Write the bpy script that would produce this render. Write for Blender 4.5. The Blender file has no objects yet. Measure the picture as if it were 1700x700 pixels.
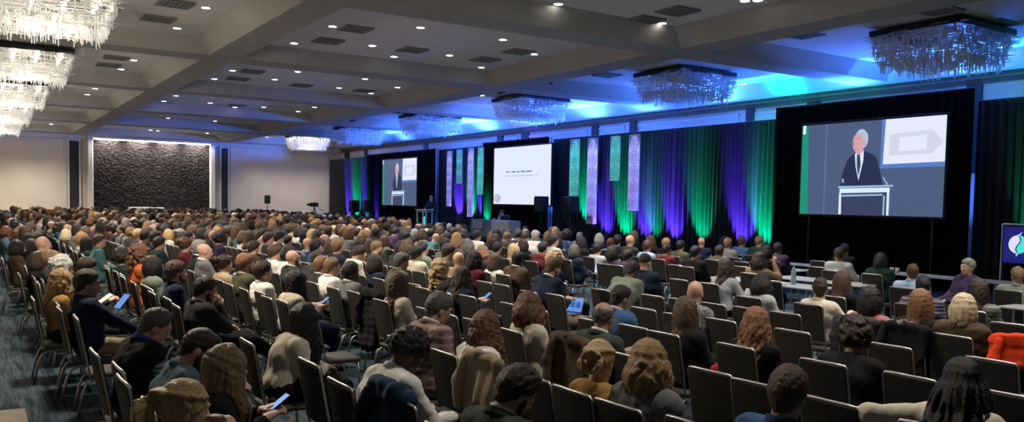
import bpy, math, random
import numpy as np
from mathutils import Matrix, Vector
random.seed(7)
RNG = np.random.default_rng(11)
SC = bpy.context.scene
COL = SC.collection
rad = math.radians

# ------------------------------------------------------------------ camera
CAM_H = 2.1
F_PX, CY_PX = 1390.24, 411.98
YAW, PITCH, ROLL = rad(-33.0872), rad(3.0597), rad(-1.1078)

def cam_axes():
    cy, sy, cp, sp = math.cos(YAW), math.sin(YAW), math.cos(PITCH), math.sin(PITCH)
    fwd = np.array([cp*cy, cp*sy, -sp]); right = np.array([sy, -cy, 0.0]); down = np.cross(fwd, right)
    cr, sr = math.cos(ROLL), math.sin(ROLL)
    return cr*right+sr*down, -sr*right+cr*down, fwd
CR, CD, CF = cam_axes()
cam_data = bpy.data.cameras.new('camera')
cam = bpy.data.objects.new('camera', cam_data)
COL.objects.link(cam)
cam_data.sensor_width = 36.0
cam_data.sensor_fit = 'HORIZONTAL'
cam_data.lens = F_PX/1700*36
cam_data.shift_y = (CY_PX-350)/1700
cam_data.clip_end = 200
_m = Matrix(((CR[0], -CD[0], -CF[0], 0), (CR[1], -CD[1], -CF[1], 0), (CR[2], -CD[2], -CF[2], CAM_H), (0, 0, 0, 1)))
cam.matrix_world = _m
SC.camera = cam

def ray(x, y):
    return CR*((x-850)/F_PX) + CD*((y-CY_PX)/F_PX) + CF
def at_z(x, y, z):
    d = ray(x, y); t = (z-CAM_H)/d[2]; return np.array([0, 0, CAM_H])+t*d
def at_y(x, y, yy):
    d = ray(x, y); t = yy/d[1]; return np.array([0, 0, CAM_H])+t*d
def at_x(x, y, xx):
    d = ray(x, y); t = xx/d[0]; return np.array([0, 0, CAM_H])+t*d
def project(p):
    q = np.array(p, float)-[0, 0, CAM_H]
    z = q@CF
    return q@CR/z*F_PX+850, q@CD/z*F_PX+CY_PX, z

# ------------------------------------------------------------------ exposure, world
vs = SC.view_settings
vs.view_transform = 'Standard'; vs.look = 'None'; vs.gamma = 1.0; vs.use_curve_mapping = False
vs.exposure = 0.1
W = bpy.data.worlds.new('world'); SC.world = W; W.use_nodes = True
W.node_tree.nodes['Background'].inputs[0].default_value = (0.5, 0.6, 0.8, 1)
W.node_tree.nodes['Background'].inputs[1].default_value = 0.02
# light levels (watts)
L_DOWN = 480.0         # every recessed downlight
L_CHAND = 900.0        # every lit chandelier
L_WASH = 900.0         # blue and teal wash lights behind the drapes
L_PAR = 3000.0          # coloured lights at the foot of the drapes
L_COVE = 260.0
C_WARM = (1.0, 0.86, 0.70)
C_BLUE = (0.045, 0.16, 1.0)
C_CYAN = (0.0, 0.78, 0.52)
C_PURPLE = (0.10, 0.035, 1.0)
C_GREEN = (0.0, 0.90, 0.40)

# ------------------------------------------------------------------ materials
MATS = {}
def _ramp(nt, c1, c2, p1=0.3, p2=0.7):
    r = nt.nodes.new('ShaderNodeValToRGB')
    r.color_ramp.elements[0].position = p1; r.color_ramp.elements[1].position = p2
    r.color_ramp.elements[0].color = (*c1, 1); r.color_ramp.elements[1].color = (*c2, 1)
    return r
def mat(name, c, rough=0.7, metal=0.0, c2=None, scale=(8, 8, 8), bump=0.0, emit=None, es=0.0, spec=0.4, p1=0.3, p2=0.7, detail=4, sheen=0.0, coord='Object', trans=0.0):
    if name in MATS: return MATS[name]
    m = bpy.data.materials.new(name); m.use_nodes = True
    nt = m.node_tree; b = nt.nodes['Principled BSDF']
    b.inputs['Base Color'].default_value = (*c, 1)
    b.inputs['Roughness'].default_value = rough
    b.inputs['Metallic'].default_value = metal
    b.inputs['Specular IOR Level'].default_value = spec
    if sheen: b.inputs['Sheen Weight'].default_value = sheen
    if trans: b.inputs['Transmission Weight'].default_value = trans
    if c2 is not None or bump:
        tc = nt.nodes.new('ShaderNodeTexCoord'); mp = nt.nodes.new('ShaderNodeMapping')
        mp.inputs['Scale'].default_value = scale
        nt.links.new(tc.outputs[coord], mp.inputs['Vector'])
        nz = nt.nodes.new('ShaderNodeTexNoise'); nz.inputs['Scale'].default_value = 1.0; nz.inputs['Detail'].default_value = detail
        nt.links.new(mp.outputs[0], nz.inputs['Vector'])
        if c2 is not None:
            r = _ramp(nt, c, c2, p1, p2); nt.links.new(nz.outputs['Fac'], r.inputs[0]); nt.links.new(r.outputs[0], b.inputs['Base Color'])
        if bump:
            bp = nt.nodes.new('ShaderNodeBump'); bp.inputs['Strength'].default_value = bump; bp.inputs['Distance'].default_value = 0.02
            nt.links.new(nz.outputs['Fac'], bp.inputs['Height']); nt.links.new(bp.outputs[0], b.inputs['Normal'])
    if emit is not None:
        b.inputs['Emission Color'].default_value = (*emit, 1); b.inputs['Emission Strength'].default_value = es
    MATS[name] = m
    return m
def srgb(r, g, b):
    f = lambda v: (v/255/12.92 if v/255 <= .04045 else ((v/255+.055)/1.055)**2.4)
    return (f(r), f(g), f(b))
def mul(c, k): return tuple(min(1, v*k) for v in c)
def fabric(cname, rgb, kind='knit'):
    return mat('fabric_'+cname, rgb, 0.9, c2=mul(rgb, 1.16), scale=(90, 90, 90), bump=0.10, spec=0.15, p1=.35, p2=.65)
def hairmat(name, rgb, hi=None):
    return mat('hair_'+name, mul(rgb, .75), 0.42, c2=hi or mul(rgb, 1.55), scale=(150, 150, 9), bump=0.7, spec=0.45, p1=.35, p2=.68, detail=6)
SKIN = {'l': mat('skin_light', (.56, .33, .24), .5, c2=(.62, .38, .29), scale=(25, 25, 25)),
        'm': mat('skin_tan', (.36, .20, .13), .5, c2=(.42, .24, .16), scale=(25, 25, 25)),
        'd': mat('skin_deep', (.10, .052, .034), .45, c2=(.13, .07, .047), scale=(25, 25, 25))}
HAIRC = {'black': (.010, .009, .010), 'dark brown': (.030, .018, .012), 'brown': (.075, .040, .022), 'auburn': (.115, .050, .026),
         'ginger': (.22, .105, .05), 'golden': (.34, .20, .085), 'blonde': (.46, .32, .16), 'platinum': (.62, .50, .33), 'grey': (.26, .25, .24),
         'light brown': (.20, .125, .065), 'silver': (.48, .47, .45), 'dark grey': (.09, .085, .08)}
def HM(n): return hairmat(n, HAIRC[n])
TOPC = {'black': (.012, .012, .014), 'charcoal': (.035, .036, .040), 'grey': (.16, .165, .17), 'light grey': (.36, .38, .40), 'navy': (.016, .022, .048),
        'blue': (.045, .10, .22), 'steel blue': (.075, .125, .165), 'light blue': (.30, .42, .58), 'teal': (.07, .19, .20), 'white': (.74, .72, .68), 'cream': (.60, .54, .44),
        'beige': (.38, .29, .19), 'tan': (.30, .19, .11), 'brown': (.075, .05, .035), 'olive': (.085, .085, .055), 'green': (.025, .07, .045),
        'dark green': (.016, .040, .030), 'mustard': (.30, .17, .05), 'orange': (.50, .12, .03), 'red': (.42, .02, .02), 'maroon': (.10, .018, .025),
        'purple': (.05, .035, .085), 'pink': (.34, .15, .14), 'royal blue': (.02, .05, .35), 'sage': (.17, .20, .16), 'khaki': (.30, .24, .16), 'orange_red': (.62, .05, .012), 'slate green': (.040, .055, .046), 'ink blue': (.020, .040, .080)}
def TM(n): return fabric(n.replace(' ', '_'), TOPC[n])
METAL = mat('brushed_metal', (.44, .43, .42), .42, 1.0, c2=(.54, .53, .52), scale=(4, 4, 60))
CHAIRFAB = mat('chair_back_fabric', (.017, .0155, .0145), .75, c2=(.027, .025, .023), scale=(120, 120, 120), bump=.2, spec=.3)
SEATFAB = mat('chair_seat_fabric', (.085, .083, .083), .8, c2=(.12, .115, .115), scale=(90, 90, 90), bump=.2, spec=.2)
BLACKPL = mat('black_plastic', (.012, .012, .013), .5, c2=(.016, .016, .017), scale=(40, 40, 40))
DARKMET = mat('dark_metal', (.03, .03, .033), .4, .8, c2=(.04, .04, .042), scale=(20, 20, 20))

# ------------------------------------------------------------------ mesh helpers
class MB:
    """collects vertices and faces for one mesh object"""
    def __init__(s): s.v = []; s.f = []; s.mi = []
    def add(s, vs, fs, mi=0):
        o = len(s.v); s.v += [tuple(map(float, v)) for v in vs]; s.f += [tuple(i+o for i in f) for f in fs]; s.mi += [mi]*len(fs)
    def box(s, lo, hi, M=None, mi=0):
        x0, y0, z0 = lo; x1, y1, z1 = hi
        vs = [(x0, y0, z0), (x1, y0, z0), (x1, y1, z0), (x0, y1, z0), (x0, y0, z1), (x1, y0, z1), (x1, y1, z1), (x0, y1, z1)]
        if M is not None: vs = [tuple(M @ Vector(v)) for v in vs]
        s.add(vs, [(0, 3, 2, 1), (4, 5, 6, 7), (0, 1, 5, 4), (1, 2, 6, 5), (2, 3, 7, 6), (3, 0, 4, 7)], mi)
    def cbox(s, lo, hi, c=.01, mi=0):
        """box with chamfered edges"""
        x0, y0, z0 = lo; x1, y1, z1 = hi
        rings = []
        for z, i in ((z0, c), (z0+c, 0), (z1-c, 0), (z1, c)):
            a, b, d, e = x0+i, y0+i, x1-i, y1-i
            k = c
            rings.append([(a+k, b, z), (d-k, b, z), (d, b+k, z), (d, e-k, z), (d-k, e, z), (a+k, e, z), (a, e-k, z), (a, b+k, z)])
        vs = [v for r in rings for v in r]; fs = [tuple(range(7, -1, -1)), tuple(range(24, 32))]
        for r in range(3):
            for i in range(8):
                j = (i+1) % 8
                fs.append((r*8+i, r*8+j, r*8+8+j, r*8+8+i))
        s.add(vs, fs, mi)
    def tube(s, pts, r, n=8, cap=True, mi=0):
        pts = [Vector(p) for p in pts]; rs = r if hasattr(r, '__len__') else [r]*len(pts)
        vs = []; fs = []; prev = None
        for i, p in enumerate(pts):
            t = (pts[min(i+1, len(pts)-1)]-pts[max(i-1, 0)]).normalized()
            if prev is None:
                a = Vector((0, 0, 1)) if abs(t.z) < .9 else Vector((1, 0, 0))
                nrm = t.cross(a).normalized()
            else: nrm = (prev-t*prev.dot(t)).normalized()
            prev = nrm; b = t.cross(nrm)
            for k in range(n):
                a = 2*math.pi*k/n
                vs.append(p+(nrm*math.cos(a)+b*math.sin(a))*rs[i])
        for i in range(len(pts)-1):
            for k in range(n):
                j = (k+1) % n
                fs.append((i*n+k, i*n+j, i*n+n+j, i*n+n+k))
        if cap: fs += [tuple(range(n-1, -1, -1)), tuple(range((len(pts)-1)*n, len(pts)*n))]
        s.add(vs, fs, mi)
    def disc(s, c, r, z, n=20, ry=None, mi=0):
        s.add([(c[0]+r*math.cos(2*math.pi*k/n), c[1]+(ry or r)*math.sin(2*math.pi*k/n), z) for k in range(n)], [tuple(range(n))], mi)
    def lathe(s, prof, n=20, c=(0, 0, 0), mi=0):
        vs = []; fs = []
        for r, z in prof:
            for k in range(n):
                a = 2*math.pi*k/n; vs.append((c[0]+r*math.cos(a), c[1]+r*math.sin(a), c[2]+z))
        for i in range(len(prof)-1):
            for k in range(n):
                j = (k+1) % n; fs.append((i*n+k, i*n+j, i*n+n+j, i*n+n+k))
        fs += [tuple(range(n-1, -1, -1)), tuple(range((len(prof)-1)*n, len(prof)*n))]
        s.add(vs, fs, mi)
    def grid(s, P, mi=0):
        n, m = len(P), len(P[0])
        s.add([p for r in P for p in r], [(i*m+j, i*m+j+1, i*m+m+j+1, i*m+m+j) for i in range(n-1) for j in range(m-1)], mi)
    def mesh(s, name, mats, smooth=False):
        me = bpy.data.meshes.new(name); me.from_pydata(s.v, [], s.f)
        for m in (mats if isinstance(mats, (list, tuple)) else [mats]): me.materials.append(m)
        if any(s.mi): me.polygons.foreach_set('material_index', s.mi)
        if smooth: me.polygons.foreach_set('use_smooth', [True]*len(s.f))
        me.update(); return me
    def build(s, name, mats, parent=None, smooth=False, loc=None, rz=None):
        return link(name, s.mesh(name, mats, smooth), parent, loc, rz)
def link(name, me, parent=None, loc=None, rz=None):
    o = bpy.data.objects.new(name, me); COL.objects.link(o)
    if parent is not None: o.parent = parent
    if loc is not None: o.location = [float(v) for v in loc]
    if rz is not None: o.rotation_euler = (0, 0, rz)
    return o
def tag(o, label, cat, group=None, kind=None):
    if label: o['label'] = label
    if cat: o['category'] = cat
    if group: o['group'] = group
    if kind: o['kind'] = kind
    return o
def thing(name, label, cat, loc=(0, 0, 0), rz=0, group=None, kind=None):
    o = link(name, None, None, loc, rz); o.empty_display_size = .1
    return tag(o, label, cat, group, kind)
def struct(o, label=None, cat=None):
    o['kind'] = 'structure'
    if label: o['label'] = label
    if cat: o['category'] = cat
    return o
def lamp(name, kind, loc, power, color, parent=None, target=None, size=.1, angle=120, blend=.6):
    ld = bpy.data.lights.new(name, kind); ld.energy = power; ld.color = color
    if kind == 'SPOT': ld.spot_size = rad(angle); ld.spot_blend = blend; ld.shadow_soft_size = size
    if kind == 'POINT': ld.shadow_soft_size = size
    if kind == 'AREA': ld.size = size
    o = bpy.data.objects.new(name, ld); COL.objects.link(o); o.location = [float(v) for v in loc]
    if target is not None:
        d = Vector([float(v) for v in target])-Vector([float(v) for v in loc]); o.rotation_euler = d.to_track_quat('-Z', 'Y').to_euler()
    if parent is not None: o.parent = parent
    return o
# ------------------------------------------------------------------ the room
X1, YW, YL, X0 = 61.0, -24.0, 3.6, -9.0     # far wall, stage wall, wall behind the last row, wall behind the camera
ZS, ZC = 6.0, 6.4                            # beam soffits, coffer ceilings
def carpet_mat():
    m = bpy.data.materials.new('carpet'); m.use_nodes = True; nt = m.node_tree; b = nt.nodes['Principled BSDF']
    b.inputs['Roughness'].default_value = .95; b.inputs['Specular IOR Level'].default_value = .1
    tc = nt.nodes.new('ShaderNodeTexCoord')
    def noise(sc, det=3, dist=0.0):
        mp = nt.nodes.new('ShaderNodeMapping'); mp.inputs['Scale'].default_value = sc; nt.links.new(tc.outputs['Object'], mp.inputs[0])
        n = nt.nodes.new('ShaderNodeTexNoise'); n.inputs['Scale'].default_value = 1; n.inputs['Detail'].default_value = det; n.inputs['Distortion'].default_value = dist
        nt.links.new(mp.outputs[0], n.inputs['Vector']); return n
    n1 = noise((1.1, 13, 1), 5, .2); r1 = _ramp(nt, (.010, .020, .032), (.065, .095, .115), .36, .70); nt.links.new(n1.outputs['Fac'], r1.inputs[0])
    n2 = noise((1.6, 4.5, 1), 4, .4); r2 = _ramp(nt, (0, 0, 0), (.75, .75, .75), .60, .72); nt.links.new(n2.outputs['Fac'], r2.inputs[0])
    n3 = noise((2, 34, 1), 3); r3 = _ramp(nt, (0, 0, 0), (.8, .8, .8), .52, .70); nt.links.new(n3.outputs['Fac'], r3.inputs[0])
    mx = nt.nodes.new('ShaderNodeMix'); mx.data_type = 'RGBA'; mx.inputs[7].default_value = (.13, .12, .11, 1)
    nt.links.new(r2.outputs[0], mx.inputs[0]); nt.links.new(r1.outputs[0], mx.inputs[6])
    mx2 = nt.nodes.new('ShaderNodeMix'); mx2.data_type = 'RGBA'; mx2.inputs[7].default_value = (.10, .125, .14, 1)
    nt.links.new(r3.outputs[0], mx2.inputs[0]); nt.links.new(mx.outputs[2], mx2.inputs[6])
    nt.links.new(mx2.outputs[2], b.inputs['Base Color'])
    bp = nt.nodes.new('ShaderNodeBump'); bp.inputs['Strength'].default_value = .3; n4 = noise((150, 150, 150), 2)
    nt.links.new(n4.outputs['Fac'], bp.inputs['Height']); nt.links.new(bp.outputs[0], b.inputs['Normal'])
    return m
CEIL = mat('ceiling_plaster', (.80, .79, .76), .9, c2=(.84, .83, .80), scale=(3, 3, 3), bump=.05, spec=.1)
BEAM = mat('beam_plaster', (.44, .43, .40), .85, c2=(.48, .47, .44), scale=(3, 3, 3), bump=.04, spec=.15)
WALLP = mat('wall_cream', (.52, .47, .41), .85, c2=(.56, .51, .45), scale=(1.2, 1.2, 1.2), bump=.03, spec=.15)
TRIMP = mat('trim_offwhite', (.60, .57, .53), .6, c2=(.64, .61, .57), scale=(4, 4, 4), spec=.25)
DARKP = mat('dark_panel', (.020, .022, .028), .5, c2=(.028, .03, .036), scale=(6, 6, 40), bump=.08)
b = MB(); b.box((X0, YW-.2, -.15), (X1+.2, YL+.2, 0)); struct(b.build('floor', carpet_mat()), 'dark blue patterned ballroom carpet floor', 'floor')
# pale carpet border band, a flush inlay in the carpet
BAND = mat('carpet_band', (.22, .19, .165), .95, c2=(.27, .24, .21), scale=(9, 9, 9), bump=.2, spec=.1)
b = MB(); b.box((2.0, -.45, -.01), (9.4, -.10, .006)); struct(b.build('trim_1', BAND), 'pale carpet border strip beside the last row', 'carpet border')
for i, (nm, lo, hi) in enumerate((('wall_left', (X0, YL, 0), (X1+.2, YL+.2, 7)), ('wall_back', (X0-.2, YW-.2, 0), (X0, YL+.2, 7)),
                                  ('wall_right', (X0, YW-.2, 0), (X1+.2, YW, 7)), ('wall_far', (X1, YW, 0), (X1+.2, YL, 7)))):
    b = MB(); b.box(lo, hi); struct(b.build(nm, WALLP), {'wall_left': 'plain cream wall behind the last row', 'wall_back': 'plain cream wall behind the photographer', 'wall_right': 'cream wall behind the stage drapes', 'wall_far': 'cream far end wall of the ballroom'}[nm], 'wall')
# coffered ceiling: slab plus trapezoid beams
b = MB(); b.box((X0-.2, YW-.2, ZC), (X1+.2, YL+.2, ZC+.3)); struct(b.build('ceiling', CEIL), 'coffered plaster ceiling slab', 'ceiling')
XB = [24.0+8.7*i for i in range(-3, 4)]      # near soffit edge of each cross beam
def prism_x(b, x0, x1, prof):
    n = len(prof); vs = [(x0, y, z) for y, z in prof]+[(x1, y, z) for y, z in prof]
    b.add(vs, [tuple(range(n)), tuple(range(2*n-1, n-1, -1))]+[(i, i+n, (i+1) % n+n, (i+1) % n) for i in range(n)])
def prism_y(b, y0, y1, prof):
    n = len(prof); vs = [(x, y0, z) for x, z in prof]+[(x, y1, z) for x, z in prof]
    b.add(vs, [tuple(range(n-1, -1, -1)), tuple(range(n, 2*n))]+[(i, (i+1) % n, (i+1) % n+n, i+n) for i in range(n)])
for i, (prof, lab) in enumerate(((((-5.16, ZC), (-5.62, ZS), (-6.46, ZS), (-7.0, ZC)), 'long plaster ceiling beam above the seating'),
                         (((-14.2, ZC), (-14.83, ZS), (-15.75, ZS), (-16.3, ZC)), 'long plaster ceiling beam above the stage front'),
                         (((-22.9, ZC), (-23.4, ZS), (-24.0, ZS), (-24.0, ZC)), 'ceiling border beam along the stage wall'),
                         (((3.6, ZC), (3.6, ZS), (3.0, ZS), (2.6, ZC)), 'ceiling border beam along the last row wall'))):
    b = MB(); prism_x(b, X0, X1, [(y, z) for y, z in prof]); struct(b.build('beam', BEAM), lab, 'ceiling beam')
for i, s in enumerate(XB+[59.6]):
    e = (s+1.0) if s < 59 else X1
    b = MB(); prism_y(b, YW, YL, [(s-.4, ZC), (s, ZS-.003), (e, ZS-.003), (e+(.4 if s < 59 else 0), ZC)])
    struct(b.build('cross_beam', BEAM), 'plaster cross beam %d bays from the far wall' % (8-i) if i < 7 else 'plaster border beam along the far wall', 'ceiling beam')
# crown moulding, chair rail and panels on the far wall
def U(x, z): return at_x(x, z, X1)
b = MB(); prism_y(b, YW, YL, [(X1, ZS), (X1, 5.72), (X1-.05, 5.74), (X1-.07, 5.86), (X1-.14, ZS)]); struct(b.build('trim_2', TRIMP), 'crown moulding on the far wall', 'moulding')
b = MB(); prism_x(b, X0, X1, [(YW, ZS), (YW+.14, ZS), (YW+.12, 5.9), (YW+.05, 5.86), (YW+.04, 5.72), (YW, 5.70)]); struct(b.build('trim_3', mat('dark_crown', (.10, .075, .055), .6, c2=(.13, .1, .07), scale=(3, 3, 3))), 'brown crown moulding on the stage wall', 'moulding')
b = MB()
for z0, z1, d in ((0, .16, .03), (.92, 1.0, .04), (.16, .20, .02)): b.box((X1-d, YW, z0), (X1, YL, z1))
struct(b.build('baseboard_far', TRIMP), 'white rail and base along the far wall', 'baseboard')
# far wall: dark wood wall with lit cove, flanked by dark slots and cream panels
BRICK = mat('rough_dark_stone', (.007, .0045, .0042), .65, c2=(.018, .013, .012), scale=(6, 6, 9), bump=1.0, detail=8, spec=.3)
MATS['rough_dark_stone'].node_tree.nodes['Bump'].inputs['Distance'].default_value = .25
yA, yB = at_x(153, 228, X1)[1], at_x(347, 238, X1)[1]
t = thing('feature_wall', 'dark rough textured feature wall with lit top edge in white frame', 'wall panel', (X1, (yA+yB)/2, 0)); t['kind'] = 'structure'
hw = (yA-yB)/2
b = MB()
P = []
for i in range(80):
    r = []
    for j in range(150):
        y = -hw+2*hw*j/149; z = .15+5.6*i/79
        r.append((-.12-.06*random.random()**2, y, z))
    P.append(r)
b.grid(P); b.build('stone_face', BRICK, t)
for n, lo, hi in (('jamb', (-.5, -hw-.32, 0), (0, -hw, 5.95)), ('jamb', (-.5, hw, 0), (0, hw+.32, 5.95)), ('cove_head', (-.55, -hw-.32, 5.82), (-.0, hw+.32, 5.98))):
    b = MB(); b.cbox(lo, hi, .03); b.build(n, TRIMP, t)
b = MB(); b.box((-.36, -hw+.02, 5.77), (-.30, hw-.02, 5.80)); b.build('light_strip', mat('cove_light', (1, 1, 1), .5, emit=(1, .93, .88), es=14, c2=(1, 1, 1)), t)['label'] = 'white glowing light strip'
for k in range(4):
    lamp('cove_lamp', 'AREA', (X1-.34, (yA+yB)/2-hw*.75+hw*.5*k, 5.74), L_COVE, (1, .9, .85), target=(X1-.10, (yA+yB)/2-hw*.75+hw*.5*k, 4.2), size=1.2)
def far_panel(xa, xb, lab, m, name, z0=1.15, z1=5.55, d=.05, frame=True):
    ya, yb = at_x(xa, 280, X1)[1], at_x(xb, 280, X1)[1]
    t = thing(name, lab, 'wall panel', (X1, (ya+yb)/2, 0)); t['kind'] = 'structure'; h = (ya-yb)/2
    b = MB(); b.cbox((-d, -h, z0), (-.001, h, z1), .015); b.build('panel_face', m, t)
    if frame:
        b = MB()
        for lo, hi in (((-d-.05, -h-.12, z0-.12), (-.002, -h, z1+.12)), ((-d-.05, h, z0-.12), (-.002, h+.12, z1+.12)), ((-d-.05, -h, z1), (-.002, h, z1+.12)), ((-d-.05, -h, z0-.12), (-.002, h, z0))): b.box(lo, hi)
        b.build('panel_frame', TRIMP, t)
CREAM2 = mat('panel_fabric_cream', (.60, .53, .45), .9, c2=(.66, .58, .50), scale=(.8, .8, .8), spec=.1)
far_panel(-40, 107, 'large cream panel at the left end of the far wall', CREAM2, 'wall_panel')
far_panel(115, 131, 'narrow dark panel left of the dark feature wall', DARKP, 'wall_slot', .3, 5.6)
far_panel(367, 378, 'narrow dark panel right of the dark feature wall', DARKP, 'wall_slot', .3, 5.6)
far_panel(385, 541, 'large cream panel behind the loudspeaker on the far wall', CREAM2, 'wall_panel')
# stage wall above the drapes: framed cream panels and dark pilasters
PIL = [(1605, 1632), (1341, 1364), (1241, 1255), (1048, 1060), (985, 996), (868, 880), (828, 838), (706, 712), (607, 612), (574, 582)]
PIL = [((at_y(a, 170, YW)[0]), (at_y(c, 170, YW)[0])) for a, c in PIL]
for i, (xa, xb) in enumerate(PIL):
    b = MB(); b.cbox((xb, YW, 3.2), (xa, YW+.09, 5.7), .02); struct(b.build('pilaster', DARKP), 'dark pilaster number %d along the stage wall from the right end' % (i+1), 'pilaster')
    xn = PIL[i+1][0] if i+1 < len(PIL) else X1-1.0
    if xn-xa > .9:
        b = MB(); w = .06
        lo, hi = xa+.35, xn-.35
        for p, q in (((lo, YW, 3.3), (lo+w, YW+.05, 5.55)), ((hi-w, YW, 3.3), (hi, YW+.05, 5.55)), ((lo, YW, 5.5), (hi, YW+.05, 5.56))): b.box(p, q)
        struct(b.build('wall_moulding', TRIMP), 'panel moulding beside pilaster %d on the stage wall' % (i+1), 'moulding')
# ------------------------------------------------------------------ ceiling fittings
DL = [(342, 13), (294, 47), (222, 100), (201, 115), (158, 147), (145, 157), (105, 187), (552, 44), (698, 46), (488, 72), (618, 76), (835, 66), (654, 94), (746, 92),
      (887, 90), (799, 112), (386, 117), (356, 131), (494, 119), (456, 132), (493, 143), (563, 146), (606, 131), (660, 145), (616, 155), (292, 159), (272, 168), (349, 171),
      (390, 178), (438, 178), (522, 178), (495, 185), (212, 195), (279, 196), (311, 201), (357, 201), (403, 207), (250, 216), (262, 217), (344, 221), (927, 7), (1099, 39), (1258, 1)]
LENS = mat('lit_lens', (1, 1, 1), .4, emit=(1, .95, .88), es=30, c2=(1, .98, .95))
RING = mat('light_trim', (.6, .6, .58), .5, c2=(.65, .65, .63), scale=(9, 9, 9))
b = MB(); b.lathe([(.085, -.004), (.10, -.016), (.125, -.016), (.13, 0)], 20); dl_ring = b.mesh('trim_ring', RING, True)
b = MB(); b.lathe([(.095, -.012), (.09, -.008)], 20); dl_lens = b.mesh('lens', LENS)
extra = [(x, y) for x in (12.2, 13.6, 15.0) for y in (-7.7, -9.6, -11.7, -13.6) if not (x > 13 and y < -11)]+[(x, y) for x in (3.5, 6.0) for y in (-8, -10.5, -13)]+[(12.3, -4.6), (3.5, -4.6)]+[(58.6, y) for y in (-2.6, -4.4, -17.6, -19.8, -22.0)]
spots = []
for x, y in DL:
    p = at_z(x, y, ZC-.012)
    if p[0] > 60: p = at_z(x, y, ZC-.012); p[0] = 59.0
    spots.append((min(p[0], 59.0), p[1], (x, y)))
spots += [(x, y, None) for x, y in extra]
def bay_name(px):
    if px is None: return 'outside the picture top'
    x, y = px
    return 'nearest picture x%d' % x
order = sorted([s for s in spots if s[2]], key=lambda s: s[0])
n_of = {}
bays = [(6.6+8.7*i) for i in range(-1, 8)]
for x, y, px in spots:
    bi = int((59.6-x)//8.7); lane = 'left' if y > -6 else 'middle'
    n_of.setdefault((bi, lane), []).append((x, y))
ords = ['first', 'second', 'third', 'fourth', 'fifth', 'sixth', 'seventh', 'eighth', 'ninth', 'tenth', 'eleventh', 'twelfth', 'thirteenth', 'fourteenth', 'fifteenth', 'sixteenth']
for x, y, px in spots:
    bi = int((59.6-x)//8.7); lane = 'left' if y > -6 else 'middle'
    rank = sorted(n_of[(bi, lane)], key=lambda q: project((q[0], q[1], ZC))[0]).index((x, y))
    t = thing('ceiling_downlight', 'round recessed downlight, %s from left in the %s coffer %s from the far wall' % (ords[rank], lane, ords[bi]), 'downlight', (x, y, ZC-.001), group='recessed ceiling downlights')
    link('trim_ring', dl_ring, t); link('lens', dl_lens, t)['label'] = 'glowing white lens'
    lamp('downlight_lamp', 'SPOT', (0, 0, -.03), L_DOWN*(1.1 if x > 57 else 1), (1, .92, .82), t, None, .06, 105, .8)
for x, y in ((8.0, -22.6), (1239, 139), (1690, 84), (800, 158)):
    if x > 100: p = at_z(x, y, ZC); x, y = p[0], max(p[1], -22.6)
    t = thing('ceiling_downlight', 'recessed downlight by the stage wall, %.0f metres from the far end' % (X1-x), 'downlight', (x, y, ZC-.001), group='recessed ceiling downlights')
    link('trim_ring', dl_ring, t); link('lens', dl_lens, t)
# air vents and speaker grilles
VENT = mat('vent_metal', (.22, .22, .22), .6, c2=(.26, .26, .26), scale=(30, 30, 30))
b = MB(); b.box((-.30, -.30, -.03), (.30, .30, -.022)); vent_back = b.mesh('backing', mat('vent_dark', (.14, .14, .14), .8, c2=(.17, .17, .17)))
b = MB()
for lo, hi in (((-.36, -.36, -.04), (.36, -.28, 0)), ((-.36, .28, -.04), (.36, .36, 0)), ((-.36, -.28, -.04), (-.28, .28, 0)), ((.28, -.28, -.04), (.36, .28, 0))): b.box(lo, hi)
vent_frame = b.mesh('vent_frame', VENT)
b = MB()
for k in range(5): b.box((-.28, -.24+.11*k, -.038), (.28, -.20+.11*k, -.028))
vent_slat = b.mesh('louver', VENT)
VT = [(290, 5), (262, 30), (590, 47), (545, 67), (860, 85), (805, 98), (685, 82), (418, 118), (395, 130), (605, 150), (500, 141), (1125, 17), (1070, 32), (192, 95), (180, 107), (1560, 16), (1650, 38), (1335, 57), (1008, 124), (330, 145), (395, 174)]
vp = [at_z(x, y, ZC) for x, y in VT]
def near_light(p):
    return 'the downlight at its %s' % ('left' if p[1] > -10 else 'right')
for i, p in enumerate(vp):
    lane = 'left' if p[1] > -6 else ('middle' if p[1] > -15 else 'stage side'); bi = int((59.6-p[0])//8.7)
    same = sorted([q for q in range(len(vp)) if int((59.6-vp[q][0])//8.7) == bi and ('left' if vp[q][1] > -6 else ('middle' if vp[q][1] > -15 else 'stage side')) == lane], key=lambda q: VT[q][0])
    t = thing('ceiling_vent', 'square ceiling vent, %s from left, %s coffer %s from far wall' % (ords[same.index(i)], lane, ords[bi]), 'vent', (p[0], p[1], ZC-.001), group='square ceiling vents')
    link('backing', vent_back, t); link('vent_frame', vent_frame, t); link('louver', vent_slat, t)
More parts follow.
